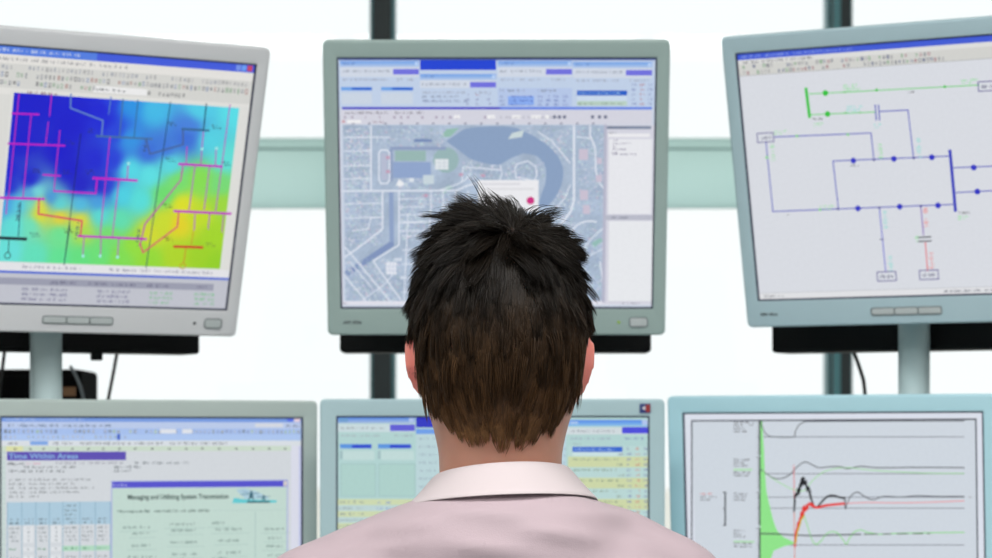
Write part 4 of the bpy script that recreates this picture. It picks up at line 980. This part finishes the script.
    ref = rng.normal(0, 1, (n, 1, 3)); s1 = np.cross(tan, ref); s1 /= np.linalg.norm(s1, axis=2)[..., None]+1e-12; s2 = np.cross(tan, s1)
    rad = .00040*rng.uniform(.75, 1.2, (n, 1))*np.array([1, 1, .95, .8, .55, .12])[None]
    vv = np.stack([P_+(s1*math.cos(a)+s2*math.sin(a))*rad[..., None] for a in (0, 2.094, 4.189)], 2)     # n, S+1, 3, 3
    V = vv.reshape(-1, 3)
    base = (np.arange(n)*(S+1)*3)[:, None, None]; seg = (np.arange(S)*3)[None, :, None]; ii = np.arange(3)[None, None, :]; jj = (ii+1) % 3
    q = np.stack([base+seg+ii, base+seg+jj, base+seg+3+jj, base+seg+3+ii], -1).reshape(-1, 4)
    me = bpy.data.meshes.new('hair'); me.vertices.add(len(V)); me.vertices.foreach_set('co', V.ravel().astype(np.float32))
    me.loops.add(q.size); me.loops.foreach_set('vertex_index', q.ravel().astype(np.int32)); me.polygons.add(len(q))
    me.polygons.foreach_set('loop_start', (np.arange(len(q))*4).astype(np.int32)); me.update(calc_edges=True)
    me.polygons.foreach_set('use_smooth', np.ones(len(q), bool))
    # strand colour: brown with individual variation, light on the lower hair painted in as paler brown
    nape = np.clip((1.25-z)/.13, 0, 1)**1.6
    tone = (.35+.75*rng.random(n)**1.5+.65*rng.random(NC)[near])
    c0 = np.array(s2l((27,21,15))); c1 = np.array(s2l((112,80,50)))
    col = (c0*(1-nape)[:, None]+c1*nape[:, None])*tone[:, None]
    ca = np.repeat(np.concatenate([col, np.ones((n, 1))], 1), (S+1)*3, 0)
    at = me.color_attributes.new('strand', 'FLOAT_COLOR', 'POINT'); at.data.foreach_set('color', ca.ravel().astype(np.float32))
    hm = bpy.data.materials.new('hair_brown'); hm.use_nodes = True; nt = hm.node_tree; b = nt.nodes['Principled BSDF']
    vc = nt.nodes.new('ShaderNodeVertexColor'); vc.layer_name = 'strand'; nt.links.new(vc.outputs[0], b.inputs['Base Color']); b.inputs['Roughness'].default_value = .42; b.inputs['Specular IOR Level'].default_value = .22
    me.materials.append(hm)
    o = bpy.data.objects.new('hair', me); C.objects.link(o); o.parent = person; o['label'] = 'short spiky dark brown hair'; o['kind'] = 'stuff'
    print('hair strands', n)
hair()

# ------------------------------------------------------------------ chair under the man
ch = empty('office_chair', (0, 2.12, 0)); tag(ch, 'dark office chair under the seated person', 'chair')
MB().loft([[(x*s_, y*s_+.02, z) for x, y in [(.24*math.cos(a)*(1 if abs(math.cos(a)) < .8 else 1), .23*math.sin(a)) for a in [2*math.pi*k/28 for k in range(28)]]] for z, s_ in ((.40,.9),(.415,1),(.455,1.02),(.468,.92))]).build('seat', MATS['chair_fabric'], ch, smooth=True)
MB().loft([rrect(-.19,.19,.56,.80,.06,-.185), rrect(-.2,.2,.55,.81,.06,-.165), rrect(-.19,.19,.56,.80,.06,-.145)]).build('backrest', MATS['chair_fabric'], ch, smooth=False)
MB().tube([(0,-.08,.40),(0,-.2,.43),(0,-.21,.55),(0,-.19,.66)], .018, 10).build('back_support', MATS['black_plastic'], ch, smooth=True)
MB().tube([(0,.02,.08),(0,.02,.40)], .026, 14).build('column', MATS['desk_metal'], ch, smooth=True)
for k in range(5):
    a = 2*math.pi*k/5+.3; ex, ey = .28*math.cos(a), .28*math.sin(a)+.02
    lg = MB().tube([(0,.02,.095),(ex*.6,.02+(ey-.02)*.6,.085),(ex,ey,.07)], [.022,.019,.015], 10).build('base_leg', MATS['black_plastic'], ch, smooth=True)
    MB().ell((ex,ey,.029),(.029,.029,.029),14,10).build('caster', MATS['black_rubber'], lg, smooth=True)
